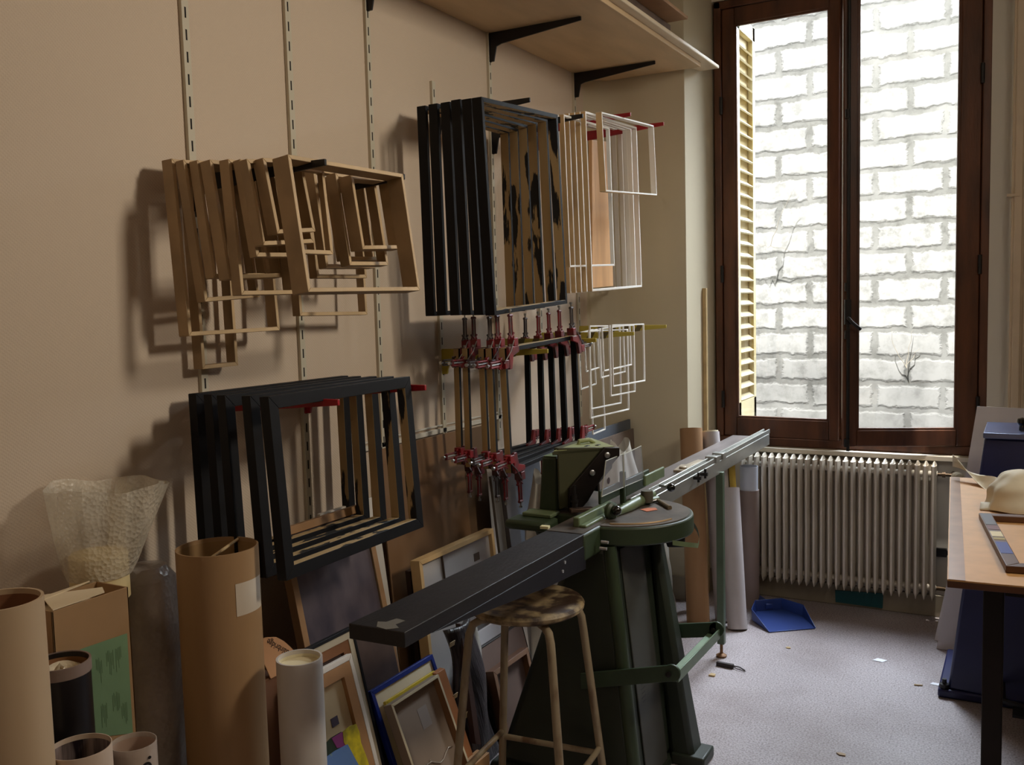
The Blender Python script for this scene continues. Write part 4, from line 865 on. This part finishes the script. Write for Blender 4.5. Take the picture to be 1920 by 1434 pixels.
# ---- foam boards leaning by the blue machine
foam = mat('white_foamboard', (222, 216, 216), .6, var=.03)
for i, (a, b_, c_, lab) in enumerate((((1832, 762), (1756, 1216), 4.50, 'large white foam board leaning behind the blue machine'), ((1833, 828), (1752, 1200), 4.56, 'second white foam board behind the large one by the blue machine'))):
    T_ = at(*a, Y=c_+.13); B0 = at(*b_, Z=.001); m = MB()
    W_ = .75; m.prism([B0, B0+Vector((W_, 0, 0)), T_+Vector((W_, 0, -.01)), T_], (0, .006, 0)); solo('foam_board', m, foam, lab, 'foam board')
# ============================================================ LEANING PILE AND LEFT-HAND TUBES
def bubble_mat(name, rgb, alpha, scale=90, strength=.6):
    m = bpy.data.materials.new(name); m.use_nodes = True; N = m.node_tree.nodes; L = m.node_tree.links; b = N['Principled BSDF']
    b.inputs['Base Color'].default_value = (*lin(rgb), 1); b.inputs['Roughness'].default_value = .28; b.inputs['Specular IOR Level'].default_value = .6
    tc = N.new('ShaderNodeTexCoord'); v = N.new('ShaderNodeTexVoronoi'); v.inputs['Scale'].default_value = scale; L.new(tc.outputs['Object'], v.inputs['Vector'])
    n = N.new('ShaderNodeTexNoise'); n.inputs['Scale'].default_value = 9; n.inputs['Detail'].default_value = 4; L.new(tc.outputs['Object'], n.inputs['Vector'])
    ad = N.new('ShaderNodeMath'); ad.operation = 'MULTIPLY_ADD'; ad.inputs[1].default_value = .8; L.new(n.outputs[0], ad.inputs[0]); L.new(v.outputs['Distance'], ad.inputs[2])
    bp = N.new('ShaderNodeBump'); bp.inputs['Strength'].default_value = strength; bp.inputs['Distance'].default_value = .006; L.new(ad.outputs[0], bp.inputs['Height']); L.new(bp.outputs[0], b.inputs['Normal'])
    t = N.new('ShaderNodeBsdfTransparent'); mx = N.new('ShaderNodeMixShader')
    r = N.new('ShaderNodeMapRange'); r.inputs[1].default_value = .3; r.inputs[2].default_value = .7; r.inputs[3].default_value = alpha-.15; r.inputs[4].default_value = min(1, alpha+.15); L.new(n.outputs[0], r.inputs[0])
    L.new(r.outputs[0], mx.inputs[0]); L.new(t.outputs[0], mx.inputs[1]); L.new(b.outputs[0], mx.inputs[2]); L.new(mx.outputs[0], N['Material Output'].inputs[0])
    return m
bub = bubble_mat('bubble_wrap', (226, 218, 200), .50, 110); bubg = bubble_mat('bubble_wrap_grey', (176, 166, 158), .8, 80, .4); bag = bubble_mat('plastic_bag', (196, 190, 178), .85, 6, .7)
krf = mat('kraft_tube', (160, 126, 88), .6, var=.06, scale=4, stretch=(1, 1, .3), bump=.04)
krp = mat('pale_kraft', (186, 160, 128), .6, var=.06, scale=4, stretch=(1, 1, .3))
krd = mat('kraft_inside', (150, 118, 78), .8)
wt = mat('white_tube', (196, 188, 180), .55, var=.04, scale=6)
def tube_shell(c0, c1, r, t=.004, seg=40):
    c0 = Vector(c0); c1 = Vector(c1); d = (c1-c0); H_ = d.length; m = MB()
    m.lathe([(r, 0), (r, H_), (r-t, H_), (r-t, H_-.01)], c0, d, seg, caps=False); i = MB(); i.lathe([(r-t, H_-.01), (r-t, .01), (0.0001, .01)], c0, d, seg, caps=False); return m, i
def mk_tube(name, label, c0, c1, r, mo, mi, t=.004, cat='tube', group=None):
    th = thing(name, label, cat, c0, group); a, b = tube_shell(c0, c1, r, t); body = a.build('tube_wall', mo, th); b.build('tube_inside', mi, th); return th, body
# big kraft tube
tc_ = at(407, 1024, X=.30)
TK, body = mk_tube('cardboard_tube', 'large brown cardboard tube standing open in front of the low black frames', (tc_.x, tc_.y, 0), (tc_.x, tc_.y, tc_.z), .099, krf, krd)
def wrap(cx, cy, r, z0, z1, a0, a1, n=10, dz=0):
    m = MB(); m.grid(lambda u, v: Vector((cx+r*cos(a0+(a1-a0)*u), cy+r*sin(a0+(a1-a0)*u), z0+(z1-z0)*v+dz*u)), n, 2); return m
va = math.atan2(-tc_.y, CAM.x-tc_.x)    # direction towards the camera
child(wrap(tc_.x, tc_.y, .0998, tc_.z-.155, tc_.z-.075, va+.38, va+1.35), 'paper_label', mat('white_label', (204, 190, 172), .6), body, TK)
m = MB(); m.tube([(tc_.x-.02, tc_.y+.0, tc_.z-.03), (tc_.x-.02, tc_.y+.09, tc_.z-.005)], .004, 8); solo('wooden_stick', m, rawwood, 'thin pale stick lying inside the mouth of the large brown tube', 'stick')
# white tube
c = at(561, 1232, X=.50); TW, body = mk_tube('cardboard_tube', 'narrow white cardboard tube with recessed lid beside the large brown tube', (c.x, c.y, 0), tuple(c), .056, wt, mat('cream_inside', (214, 204, 172), .6), .005)
m = MB(); m.lathe([(0, 0), (.050, 0), (.050, .004), (0, .004)], (c.x, c.y, c.z-.022), seg=36); m.build('end_cap', mat('cream_cap', (226, 214, 178), .5), TW)
# leftmost tube
c = at(-2, 1124, X=.435); TL_, body = mk_tube('cardboard_tube', 'pale cardboard tube cut by the left edge of the photo', (c.x, c.y, 0), tuple(c), .073, krp, mat('brown_inside', (122, 78, 48), .7), .005)
# black tube
c = at(112, 1240, X=.35); TB, body = mk_tube('black_tube', 'black tube with a pale rim, filled with white foam, left of the green sheet', (c.x, c.y, 0), tuple(c), .057, mat('black_tube', (18, 14, 16), .35), mat('tan_inside', (150, 106, 66), .7), .003)
m = MB(); m.lathe([(.0585, -.022), (.0585, .002), (.0545, .002), (.0545, -.004)], c, seg=40, caps=False); m.build('rim_band', mat('mauve_rim', (136, 116, 106), .5), TB)
m = MB(); m.grid(lambda u, v: Vector((c.x+.052*v*cos(u*2*pi), c.y+.052*v*sin(u*2*pi), c.z-.022+.012*sin(u*12+v*5)*(1-v)+.008*cos(v*9))), 24, 6); solo('packing_foam', m, mat('foam_white', (222, 208, 180), .8, bump=.3), 'white packing foam stuffed in the mouth of the black tube', 'foam')
# clear tubes
clr = bubble_mat('clear_film', (206, 190, 176), .62, 4, .5); stre = mat('streaky_inside', (150, 132, 126), .35, rgb2=(34, 26, 30), scale=16, stretch=(2, 2, .15), lo=.42, hi=.56)
c = at(150, 1399, X=.468); T1, body = mk_tube('film_wrapped_tube', 'pale film-wrapped tube with dark streaks inside, at the bottom left edge', (c.x, c.y, 0), tuple(c), .057, mat('pale_film', (206, 184, 164), .4, var=.05), stre, .0015)
c = at(250, 1390, X=.43); T2, body = mk_tube('film_wrapped_tube', 'small clear-wrapped tube printed with a black letter S, at the bottom edge', (c.x, c.y, 0), (c.x, c.y, c.z), .046, clr, mat('inner_film', (176, 150, 132), .4), .0015)
m = MB(); m.lathe([(.043, 0), (.043, c.z-.045), (.040, c.z-.045), (.040, 0.01)], (c.x, c.y, 0), seg=32, caps=False); m.build('inner_roll', mat('inner_paper', (196, 170, 150), .5), T2)
def lettering(txt, size, M, mt, parent, top, ext=.0003):
    cu = bpy.data.curves.new('t', 'FONT'); cu.body = txt; cu.size = size; cu.align_x = 'CENTER'; cu.align_y = 'CENTER'; cu.extrude = ext
    o = bpy.data.objects.new('t', cu); COL.objects.link(o); bpy.context.view_layer.update()
    me = bpy.data.meshes.new_from_object(o); bpy.data.objects.remove(o); me.materials.clear(); me.materials.append(mt)
    me.transform(Matrix.Translation(-Vector(top.location)) @ M); q = bpy.data.objects.new('printed_lettering', me); COL.objects.link(q); q.parent = parent; return q
ink = mat('ink_black', (20, 16, 18), .5)
def facing(p, n, up, roll=0):
    n = Vector(n).normalized(); up = Vector(up); x = up.cross(n).normalized(); y = n.cross(x)
    return Matrix.Translation(p) @ Matrix(((x.x, y.x, n.x), (x.y, y.y, n.y), (x.z, y.z, n.z))).to_4x4() @ Matrix.Rotation(radians(roll), 4, 'Z')
n_ = Vector((cos(va+.45), sin(va+.45), 0)); lettering('S.', .055, facing(Vector((c.x, c.y, c.z-.036))+n_*.0466, n_, (0, 0, 1), 90), ink, body, T2)
# tall carton with green sheet
YA, YBx = at(97, 1147, X=.30), at(240, 1100, X=.30)
zt_ = YA.z; ct = thing('carton', 'tall open brown carton with a green printed sheet on its front', 'box', (.25, 1.28, 0)); bx_ = mat('carton_brown', (158, 124, 86), .65, var=.08, scale=5); bw = mat('carton_white_inside', (222, 204, 172), .65)
m = MB(); X0, X1, Y0, Y1 = .195, .30, YA.y, YBx.y; t = .004
for a, b_ in (((X0, Y0), (X1, Y0+t)), ((X0, Y1-t), (X1, Y1)), ((X0, Y0), (X0+t, Y1)), ((X1-t, Y0), (X1, Y1))): m.box2((*a, 0), (*b_, zt_))
cb = m.build('carton_body', bx_, ct, bevel=.001)
fz = zt_+.001; m = MB(); m.prism([at(x, y, Z=fz) for x, y in ((76, 1117), (99, 1145), (196, 1111), (192, 1102))], (0, 0, .002)); m.add([(X0+t, Y0+t, zt_-.004), (X1-t, Y0+t, zt_-.002), (X1-t, Y1-t, zt_-.035), (X0+t, Y1-t, zt_-.035), (X0+t, Y0+t, zt_-.0)], [(0, 1, 2, 3)]); m.prism([(X0+.002, Y0-.002, zt_), (X0+.03, Y0-.002, zt_), (X0+.002, Y1-.02, zt_+.004)], (0, 0, .003)); m.build('inner_flap', bw, ct)
g4 = [at(150, 1217, X=.3008), at(238, 1187, X=.3008), at(249, 1374, X=.3008), at(160, 1385, X=.3008)]
m = MB(); m.prism(g4, (.0006, 0, 0)); gs = m.build('green_sheet', mat('green_paper', (112, 142, 106), .6, var=.07, scale=9), ct)
m = MB(); rnd = random.Random(4)
for bx0, by0, n in ((.30, .15, 5), (.52, .10, 6), (.72, .08, 5), (.35, .62, 5), (.60, .55, 6), (.78, .66, 5)):
    for k in range(n):
        u_ = bx0+k*.028; v0 = by0+rnd.uniform(0, .05); v1 = v0+rnd.uniform(.10, .26)
        P = lambda u, v: (g4[0].lerp(g4[1], u)).lerp(g4[3].lerp(g4[2], u), v)+Vector((.0009, 0, 0))
        m.add([P(u_, v0), P(u_+.010, v0), P(u_+.010, v1), P(u_, v1)], [(0, 1, 2, 3)])
child(m, 'printed_lines', mat('green_ink', (72, 96, 62), .6), gs, ct)
# bubble wrap bundle
bc = Vector((.14, 1.435, 0)); bb = thing('bubble_wrap_bundle', 'cream roll in clear bubble wrap flaring open at the top, against the wall', 'bubble wrap', bc)
m = MB(); m.lathe([(.040, 0), (.040, .90), (.066, .93), (.066, 1.035), (.060, 1.04), (0, 1.04)], bc, seg=32); m.build('cream_roll', mat('cream_roll', (218, 198, 148), .6, var=.05), bb)
def fl(u, v):
    a = u*2*pi; z = .985+.215*v; r = .070+.058*v**.8+.010*v*sin(5*a+1)+.006*v*sin(11*a); cx = bc.x+.005*v; cy = bc.y+.035*v
    x = cx+r*cos(a)*(1 if cos(a) > 0 else .95); return Vector((max(.006, x), cy+r*1.05*sin(a), z-.015*v*max(0, sin(a))+.008*v*sin(4*a)))
m = MB(); m.grid(fl, 56, 10); m.build('plastic_wrap', bub, bb)
m = MB(); m.grid(lambda u, v: Vector((.10+.05*sin(u*6)+.02*v, bc.y+.05+.085*u*(.25+.75*v), .93+.25*v-.015*sin(u*9)*v)), 14, 10); m.build('plastic_wrap', bub, bb)
# grey bubble column
gc = Vector((.098, 1.598, 0)); m = MB(); m.lathe([(.080, 0), (.083, .3), (.080, .7), (.072, .93), (.05, .96), (0, .965)], gc, seg=36, jit=.03); solo('bubble_wrap_roll', m, bubg, 'grey translucent roll of bubble wrap standing behind the carton', 'bubble wrap')
# carton with flap and lettering behind the white tube
cf = thing('small_carton', 'brown carton with a lettered flap sticking up between the two standing tubes', 'box', (.2, 1.98, 0))
P1_ = at(492, 1278, X=.24); m = MB(); m.box2((.13, P1_.y-.03, 0), (.24, P1_.y+.07, P1_.z)); cb2 = m.build('carton_body', mat('carton_dark', (112, 76, 54), .7, var=.1), cf, bevel=.002)
fpx = [(508, 1272), (486, 1222), (482, 1200), (500, 1195), (518, 1194), (533, 1202), (548, 1216), (558, 1232), (560, 1262), (545, 1268), (520, 1266)]
m = MB(); m.prism([at(x, y, X=.245) for x, y in fpx], (-.003, 0, 0)); fp = m.build('flap', mat('flap_kraft', (196, 146, 104), .65, var=.05), cf)
mid_ = at(521, 1213, X=.2456); uvec = (at(555, 1233, X=.2456)-at(490, 1196, X=.2456)).normalized()
Mt = Matrix.Translation(mid_) @ Matrix(((0, 0, 1), (-uvec.y, -(-uvec.z), 0), (-uvec.z, -uvec.y, 0))).to_4x4()
Yax = Vector((1, 0, 0)).cross(-uvec)
Mt = Matrix.Translation(mid_) @ Matrix(((0, Yax.x, 1), (-uvec.y, Yax.y, 0), (-uvec.z, Yax.z, 0))).to_4x4()
lettering('bainbridge', .024, Mt, ink, fp, cf)

# ---- helper for leaning panels and frames
def lean(name, label, cat, TL, TR, X, ang, w=.02, depth=.02, mats=None, panel=None, pd_=.004, back=.002, group=None):
    a = at(*TL, X=X); b = at(*TR, X=X); ez_ = (a.z+b.z)/2; a.z = b.z = ez_
    foot = Vector((math.tan(radians(ang))*(ez_-.001), 0, -(ez_-.001)))
    o, W, H, Mx, base = frame(name, label, cat, group, X, X, a, a+foot, b+foot, b, w=w, depth=depth, mats=mats)
    if panel:
        m = MB(); m.box2((-depth+back, -W/2+w*.5, w*.5), (-depth+back+pd_, W/2-w*.5, H-w*.5)); m.build('panel', panel, o, local=True)
    return o, W, H
_at = at
def at(x, y, X=None, Y=None, Z=None): return _at(x, y, X, Y, Z)
def board(name, label, cat, TL, TR, X, ang, t, mt, group=None):
    a = at(*TL, X=X); b = at(*TR, X=X); z = (a.z+b.z)/2; a.z = b.z = z; foot = Vector((math.tan(radians(ang))*z, 0, -z))
    m = MB(); m.prism([a, b, b+foot, a+foot], (-t, 0, 0)); lowz = min(v.z for v in m.v); return solo(name, m, mt, label, cat, group, bevel=.001)
hb1 = mat('brown_hardboard', (128, 96, 66), .55, var=.07, scale=3); hb2 = mat('brown_hardboard_dark', (104, 80, 56), .6, var=.07, scale=3)
board('hardboard_sheet', 'large brown hardboard sheet leaning on the wall behind the low black frames', 'board', (708, 843), (864, 806), .035, 4.6, .006, hb1)
board('hardboard_sheet', 'narrower brown hardboard sheet leaning behind the clamped frames', 'board', (866, 808), (906, 797), .035, 3.6, .005, hb2)
gstrip = mat('grey_moulding', (112, 106, 98), .5, rgb2=(82, 78, 74), scale=30, stretch=(1, 4, .05))
board('grey_board', 'tall narrow grey board leaning behind the hanging clamps', 'board', (921, 893), (940, 888), .14, 6, .012, gstrip)
board('grey_board', 'dark ribbed grey board leaning right of the tall narrow one', 'board', (942, 884), (962, 879), .16, 6, .02, mat('dark_grey_board', (84, 80, 80), .5, var=.1))
board('slate_board', 'blue-grey board standing in the corner below the thin white frames', 'board', (1096, 812), (1182, 787), .17, 1.5, .012, mat('slate_blue', (92, 98, 108), .6, var=.05))
board('brown_board', 'wrinkled brown board in front of the blue-grey board in the corner', 'board', (1120, 830), (1188, 800), .20, 2, .010, mat('brown_card', (110, 94, 82), .65, var=.15, scale=9, bump=.3, bscale=8))
board('blue_sheet', 'dull blue sheet leaning behind the clamps beside the machine column', 'board', (952, 862), (1010, 846), .14, 5, .006, mat('dull_blue', (84, 88, 96), .6, var=.1))
board('white_board', 'white-edged panel leaning behind the dark painting under the low frames', 'board', (600, 965), (704, 930), .075, 7.2, .012, mat('off_white_edge', (196, 188, 176), .6))
purple = mat('dark_abstract_painting', (104, 90, 92), .55, rgb2=(46, 38, 52), scale=5, stretch=(1, 1.5, .8), lo=.3, hi=.72, detail=7)
purple2 = mat('dark_abstract_painting_two', (92, 74, 66), .55, rgb2=(48, 38, 44), scale=7, lo=.3, hi=.7, detail=7)
tan_ = mat('tan_moulding', (150, 114, 78), .5, var=.12, scale=10)
lean('painting', 'dark purple abstract painting in a tan wooden frame below the low black frames', 'painting', (528, 994), (688, 940), .15, 11.2, .024, .03, [tan_, oak2, tan_], purple, back=.018)
board('wrapped_canvas', 'dark unframed canvas leaning under the tip of the black arm', 'painting', (636, 1198), (725, 1146), .225, 12, .018, purple2)
o, W, H = lean('painting', 'black-lipped frame with white and brown inner borders behind the cream canvas', 'painting', (558, 1231), (662, 1168), .262, 13.5, .010, .022, [blackp, blackp, blackp], purple2, back=.002)
def inner(o, W, H, inset, w, x0, x1, mt, nme):
    m = MB(); a, b = inset, inset+w
    for q in (((-W/2+a, H-b), (W/2-a, H-a)), ((-W/2+a, a), (W/2-a, b)), ((-W/2+a, b), (-W/2+b, H-b)), ((W/2-b, b), (W/2-a, H-b))): m.box2((x0, *q[0]), (x1, *q[1]))
    return m.build(nme, mt, o, local=True)
inner(o, W, H, .0102, .020, -.018, -.003, mat('silver_slip', (172, 160, 138), .5), 'slip'); inner(o, W, H, .0305, .03, -.018, -.005, mat('brown_slip', (118, 76, 44), .5, var=.1), 'slip')
cream = mat('cream_canvas_back', (206, 184, 146), .7, var=.05, scale=3)
o, W, H = lean('canvas_back', 'back of a cream canvas with wooden stretcher bars beside the white tube', 'canvas', (552, 1284), (659, 1222), .30, 15, .016, .02, [mat('folded_canvas_white', (214, 206, 196), .7), whitep, whitep], cream, back=.001)
inner(o, W, H, .0165, .036, -.016, -.001, mat('stretcher_pine', (168, 124, 82), .6, var=.1), 'stretcher_bar')
m = MB(); m.box2((-.0145, -.01, H-.17), (-.014, .02, H-.145)); m.build('small_sticker', mat('purple_sticker', (74, 66, 84), .6), o, local=True)
# colourful flower picture in front of it
cpx = .385
fp_ = thing('flower_picture', 'colourful flower picture with yellow, magenta and blue patches at the bottom edge', 'picture', (cpx, 1.95, 0))
def pol(nm, pts, mt, off=0., par=None):
    m = MB(); P = []
    for x, y in pts:
        X_ = cpx+off
        for _ in range(6): q = at(x, y, X=X_); X_ = cpx+off+.16*(.50-q.z)
        P.append(q)
    m.prism(P, (-.002, 0, 0)); return m.build(nm, mt, fp_)
q0, q1 = at(600, 1420, X=cpx), at(672, 1360, X=cpx)
m = MB(); zt2 = at(640, 1405, X=cpx).z; ya_, yb_ = at(600, 1405, X=cpx).y, at(672, 1405, X=cpx).y; m.prism([(cpx-.004, ya_, zt2), (cpx-.004, yb_, zt2), (cpx+.06, yb_, 0), (cpx+.06, ya_, 0)], (-.003, 0, 0)); m.build('picture_board', mat('dark_leaf_green', (34, 46, 34), .6, var=.3, scale=20), fp_)
pol('dark_patch', [(598, 1408), (620, 1384), (640, 1372), (640, 1434), (598, 1440)], mat('leaf_green', (38, 52, 36), .6, var=.3, scale=30), .0)
pol('magenta_patch', [(622, 1384), (642, 1372), (652, 1385), (648, 1400), (632, 1402)], mat('magenta_paint', (132, 54, 116), .6), .001)
pol('yellow_patch', [(643, 1372), (655, 1362), (668, 1357), (674, 1372), (677, 1392), (688, 1420), (694, 1440), (672, 1440), (654, 1405), (645, 1392)], mat('yellow_petal', (222, 204, 40), .6, rgb2=(150, 140, 40), scale=25), .002)
pol('blue_patch', [(598, 1430), (628, 1408), (652, 1395), (664, 1418), (676, 1440), (598, 1445)], mat('blue_paint', (96, 130, 186), .6, rgb2=(150, 170, 96), scale=22, lo=.3, hi=.42), .003)
blu = mat('cobalt_blue', (22, 44, 128), .45, var=.05); wm = mat('white_mat', (224, 212, 186), .65); yel = mat('yellow_edge', (206, 180, 44), .5, var=.12, scale=8)
lean('picture_frame', 'bright blue frame with a white mount leaning under the black arm', 'picture frame', (695, 1300), (811, 1222), .30, 19.8, .015, .018, [blu, blu, blu], wm, back=.008)
lean('yellow_canvas', 'thin yellow-edged canvas sandwiched in front of the blue frame', 'canvas', (723, 1315), (815, 1257), .328, 20.5, .012, .012, [yel, yel, yel], wm, back=.001)
grayc = mat('taupe_backing', (150, 132, 116), .65, var=.05, scale=3); brb = mat('brown_bar', (142, 104, 70), .6, var=.1)
o, W, H = lean('canvas_back', 'back of a framed canvas with hanging wire, in front of the yellow edge', 'canvas', (733, 1320), (822, 1264), .372, 21.5, .010, .032, [mat('pale_edge', (206, 192, 160), .6), MATS['brown_bar'], MATS['taupe_backing']], grayc, back=.004)
m = MB(); m.box2((-.0239, .0, H-.13), (-.0234, .05, H-.065)); p = m.build('paper_label', mat('label_paper', (158, 146, 138), .6), o, local=True)
m = MB(); zz = H-.235
m.tube([(-.020, -.06+.02*k, zz+.012*sin(k*1.1)-.004*k*0) for k in range(0, 9)], .0028, 6)
for s in range(6): m.lathe([(.004, 0), (.006, .002), (.004, .005), (0, .005)], (-.0239, -.066+.009*s, zz+.006*(s % 3)), (1, 0, 0), 10)
m.build('hanging_wire', mat('silver_wire', (190, 176, 160), .3, metal=.7), o, local=True)
# wooden-edged board behind it (strip right of the stool leg)
board('orange_wood_strip', 'orange-brown wooden frame edge leaning between canvas and bubble-wrapped package', 'board', (818, 1262), (834, 1254), .345, 20, .02, mat('orange_wood', (160, 100, 54), .55, var=.12))
# bubble wrapped dark package
pk = bubble_mat('dark_wrapped', (92, 84, 84), 1.0, 70, .5)
b0 = at(832, 1182, X=.30); b1 = at(878, 1150, X=.30)
def pkg(u, v):
    z = b0.z*(1-v); x = .30+math.tan(radians(12))*(b0.z-z)+.02*sin(u*pi)+.010*sin(v*9+u*4); return Vector((x, b0.y+(b1.y-b0.y)*u+.01*sin(v*7), max(.001, z)))
pg_ = thing('wrapped_package', 'dark package in bubble wrap with tape patches, behind the stool legs', 'package', (.36, (b0.y+b1.y)/2, 0))
nkm = mat('package_dark', (72, 66, 68), .3, rgb2=(24, 18, 18), scale=6, stretch=(1, 6, .8), lo=.38, hi=.6, bump=.5, bscale=30)
m = MB(); m.grid(pkg, 14, 30); m.build('package', nkm, pg_, solid=.02)
for (x, y, s) in ((848, 1207, .022), (853, 1305, .022), (872, 1342, .03)):
    m = MB()
    X_ = .34
    for _ in range(8): q = at(x, y, X=X_); X_ = .30+math.tan(radians(12))*(b0.z-q.z)+.034
    m.box(q, (.002, s*1.4, s*.8), Matrix.Rotation(radians(12), 3, 'Y')); m.build('tape', mat('masking_tape', (176, 156, 120), .6), pg_)
m = MB(); a_ = at(832, 1215, X=.33); m.prism([at(863, 1170, X=.33), at(869, 1170, X=.33), at(902, 1395, X=.44), at(892, 1395, X=.44)], (-.02, 0, 0)); m.build('dark_edge', mat('dark_red_brown', (52, 32, 26), .5), pg_)
# crumpled bags
def sack(name, label, c, rx, ry, h, mt, seed, lean_=(0, 0)):
    r_ = random.Random(seed); ph_ = [r_.uniform(0, 6) for _ in range(6)]
    def fn(u, v):
        a = u*2*pi; k = (1-.35*v)*(1+.12*sin(3*a+ph_[0]+v*3)+.08*sin(5*a+ph_[1]-v*6)+.05*sin(9*a+ph_[2]+v*8))
        if v > .8: k *= max(.45, 1-(v-.8)*2.2)
        k *= .88+.12*min(1, v*6)
        return Vector((c[0]+lean_[0]*v+rx*k*cos(a), c[1]+lean_[1]*v+ry*k*sin(a), .001+h*v+.03*v*sin(2*a+ph_[3])))
    m = MB(); m.grid(fn, 44, 24); return solo(name, m, mt, label, 'bag')
sack('plastic_bag', 'crumpled translucent white plastic bag standing left of the machine column', (.335, 3.42), .085, .12, .89, bag, 1, (-.02, -.03))
sack('plastic_bag', 'crumpled white plastic bag peaking behind the clear guards', (.34, 4.12), .11, .15, .91, bag, 5, (0, .03))
sack('plastic_bag', 'loose white plastic sack on the floor between machine and corner pillar', (.40, 4.48), .10, .13, .50, bag, 9, (-.03, -.04))
sack('plastic_bag', 'whitish plastic bag low behind the stool seat', (.295, 2.83), .042, .07, .42, bag, 13)
# framed grey backing behind the bar
wn = mat('pale_pine', (206, 172, 120), .55, var=.1, scale=9)
o, W, H = lean('picture_frame', 'pale pine frame with grey-white backing board leaning above the black arm', 'picture frame', (786, 1052), (925, 990), .19, 5.2, .018, .04, [wn, wn, wn], mat('grey_white_backing', (184, 180, 178), .6, var=.05), back=.02)
m = MB(); m.tube([(-.014, -.10, H-.018), (-.012, -.10, H-.05), (-.014, -.095, H-.14)], .004, 8); m.box2((-.0165, .12, H-.10), (-.015, .16, H-.07)); m.build('hanging_cord', mat('cord_brown', (92, 76, 62), .7), o, local=True)
board('dark_board', 'small dark board edge left of the pale pine frame', 'board', (768, 1072), (792, 1060), .13, 5, .02, mat('dark_brown_board', (64, 46, 36), .6))
# frame backs right of the stool legs
mauve = mat('mauve_backing', (128, 104, 92), .6, var=.06)
o, W, H = lean('picture_frame', 'mauve-brown frame back with dark rim behind the stool, upper of two', 'picture frame', (893, 1222), (978, 1163), .29, 15, .004, .02, [mat('dark_rim', (40, 30, 26), .5)]*3, mauve, back=.014)
inner(o, W, H, .004, .022, -.012, -.005, mat('mauve_bar', (138, 108, 92), .6, var=.06), 'stretcher_bar')
board('white_board', 'white board corner leaning behind the mauve frame back', 'board', (885, 1195), (985, 1128), .25, 12, .008, foam)
o, W, H = lean('picture_frame', 'deep brown-sided frame back next to the machine foot, lower of two', 'picture frame', (925, 1258), (990, 1214), .355, 12, .020, .035, [mat('rosy_edge', (150, 112, 84), .55, var=.08), brb, mat('dark_side', (96, 62, 40), .55, var=.1)], mauve, back=.006)
m = MB(); p = at(893, 1418, Z=.10); m.box((p.x, p.y, .05), (.05, .09, .10)); solo('wood_block', m, mat('block_wood', (176, 132, 86), .6, var=.1), 'small wooden block on the floor behind the stool rung', 'wood block', bevel=.002)

# ---- tubes by the radiator
mk_tube('cardboard_tube', 'tall brown cardboard tube leaning left of the white tubes by the window', (.640, 4.40, 0), (.552, 4.585, .940), .056, mat('kraft_tube_orange', (152, 114, 78), .6, var=.05, scale=3), mat('tube_white_inside', (226, 222, 214), .6), .003)
tA, bA = mk_tube('cardboard_tube', 'tall off-white tube leaning right of the brown tube', (.745, 4.49, 0), (.630, 4.66, .915), .044, mat('grey_white_tube', (186, 178, 178), .55, var=.04), mat('tube_white_inside', (226, 222, 214), .6), .003)
m = MB(); m.lathe([(.039, .60), (.039, .945), (.036, .945), (.036, .60)], (.745, 4.49, 0), (-.115, .17, .915), 32, caps=False); m.build('rolled_paper', mat('ecru_roll', (220, 210, 180), .6, var=.04), tA)
tB, bB = mk_tube('cardboard_tube', 'shorter grey-white tube holding white and yellow rolls', (.835, 4.40, 0), (.756, 4.56, .655), .047, mat('grey_white_tube', (186, 178, 178), .55), krd, .003)
ax_ = Vector((-.079, .16, .655)).normalized()
for dx, r_, h_, mt, nm in ((-.02, .018, .15, foam, 'white_roll'), (.018, .016, .13, mat('yellow_roll', (206, 172, 70), .5), 'yellow_roll'), (.0, .014, .10, foam, 'white_roll')):
    c = Vector((.756+dx, 4.56+(.026 if dx == 0 else -.004), .655))-ax_*.12
    m = MB(); m.lathe([(r_, 0), (r_, .12+h_), (r_-.003, .12+h_), (r_-.003, .05)], c, ax_, 24, caps=False); solo(nm, m, mt, {'white_roll': 'white paper roll on the left inside the grey-white tube' if dx else 'small white roll at the back inside the grey-white tube', 'yellow_roll': 'yellow paper roll inside the grey-white tube'}[nm], 'paper roll')
tC, bC = mk_tube('cardboard_tube', 'taupe tube holding a bluish white roll, against the radiator', (.800, 4.755, 0), (.800, 4.755, .613), .050, mat('taupe_tube', (138, 120, 112), .6, var=.04), krd, .003)
m = MB(); m.lathe([(.043, .40), (.045, .735), (.042, .735), (.040, .40)], (.800, 4.755, 0), seg=32, jit=.02, caps=False); solo('paper_roll', m, mat('bluish_white_roll', (206, 212, 226), .5), 'bluish white paper roll standing in the taupe tube', 'paper roll')
m = MB(); m.prism([at(x, y, Y=4.56) for x, y in ((1281, 945), (1295, 945), (1306, 1132), (1285, 1128))], (0, .012, 0)); solo('dark_plank', m, mat('plum_board', (62, 46, 54), .6), 'dark plum-coloured plank standing left of the tall brown tube', 'plank')
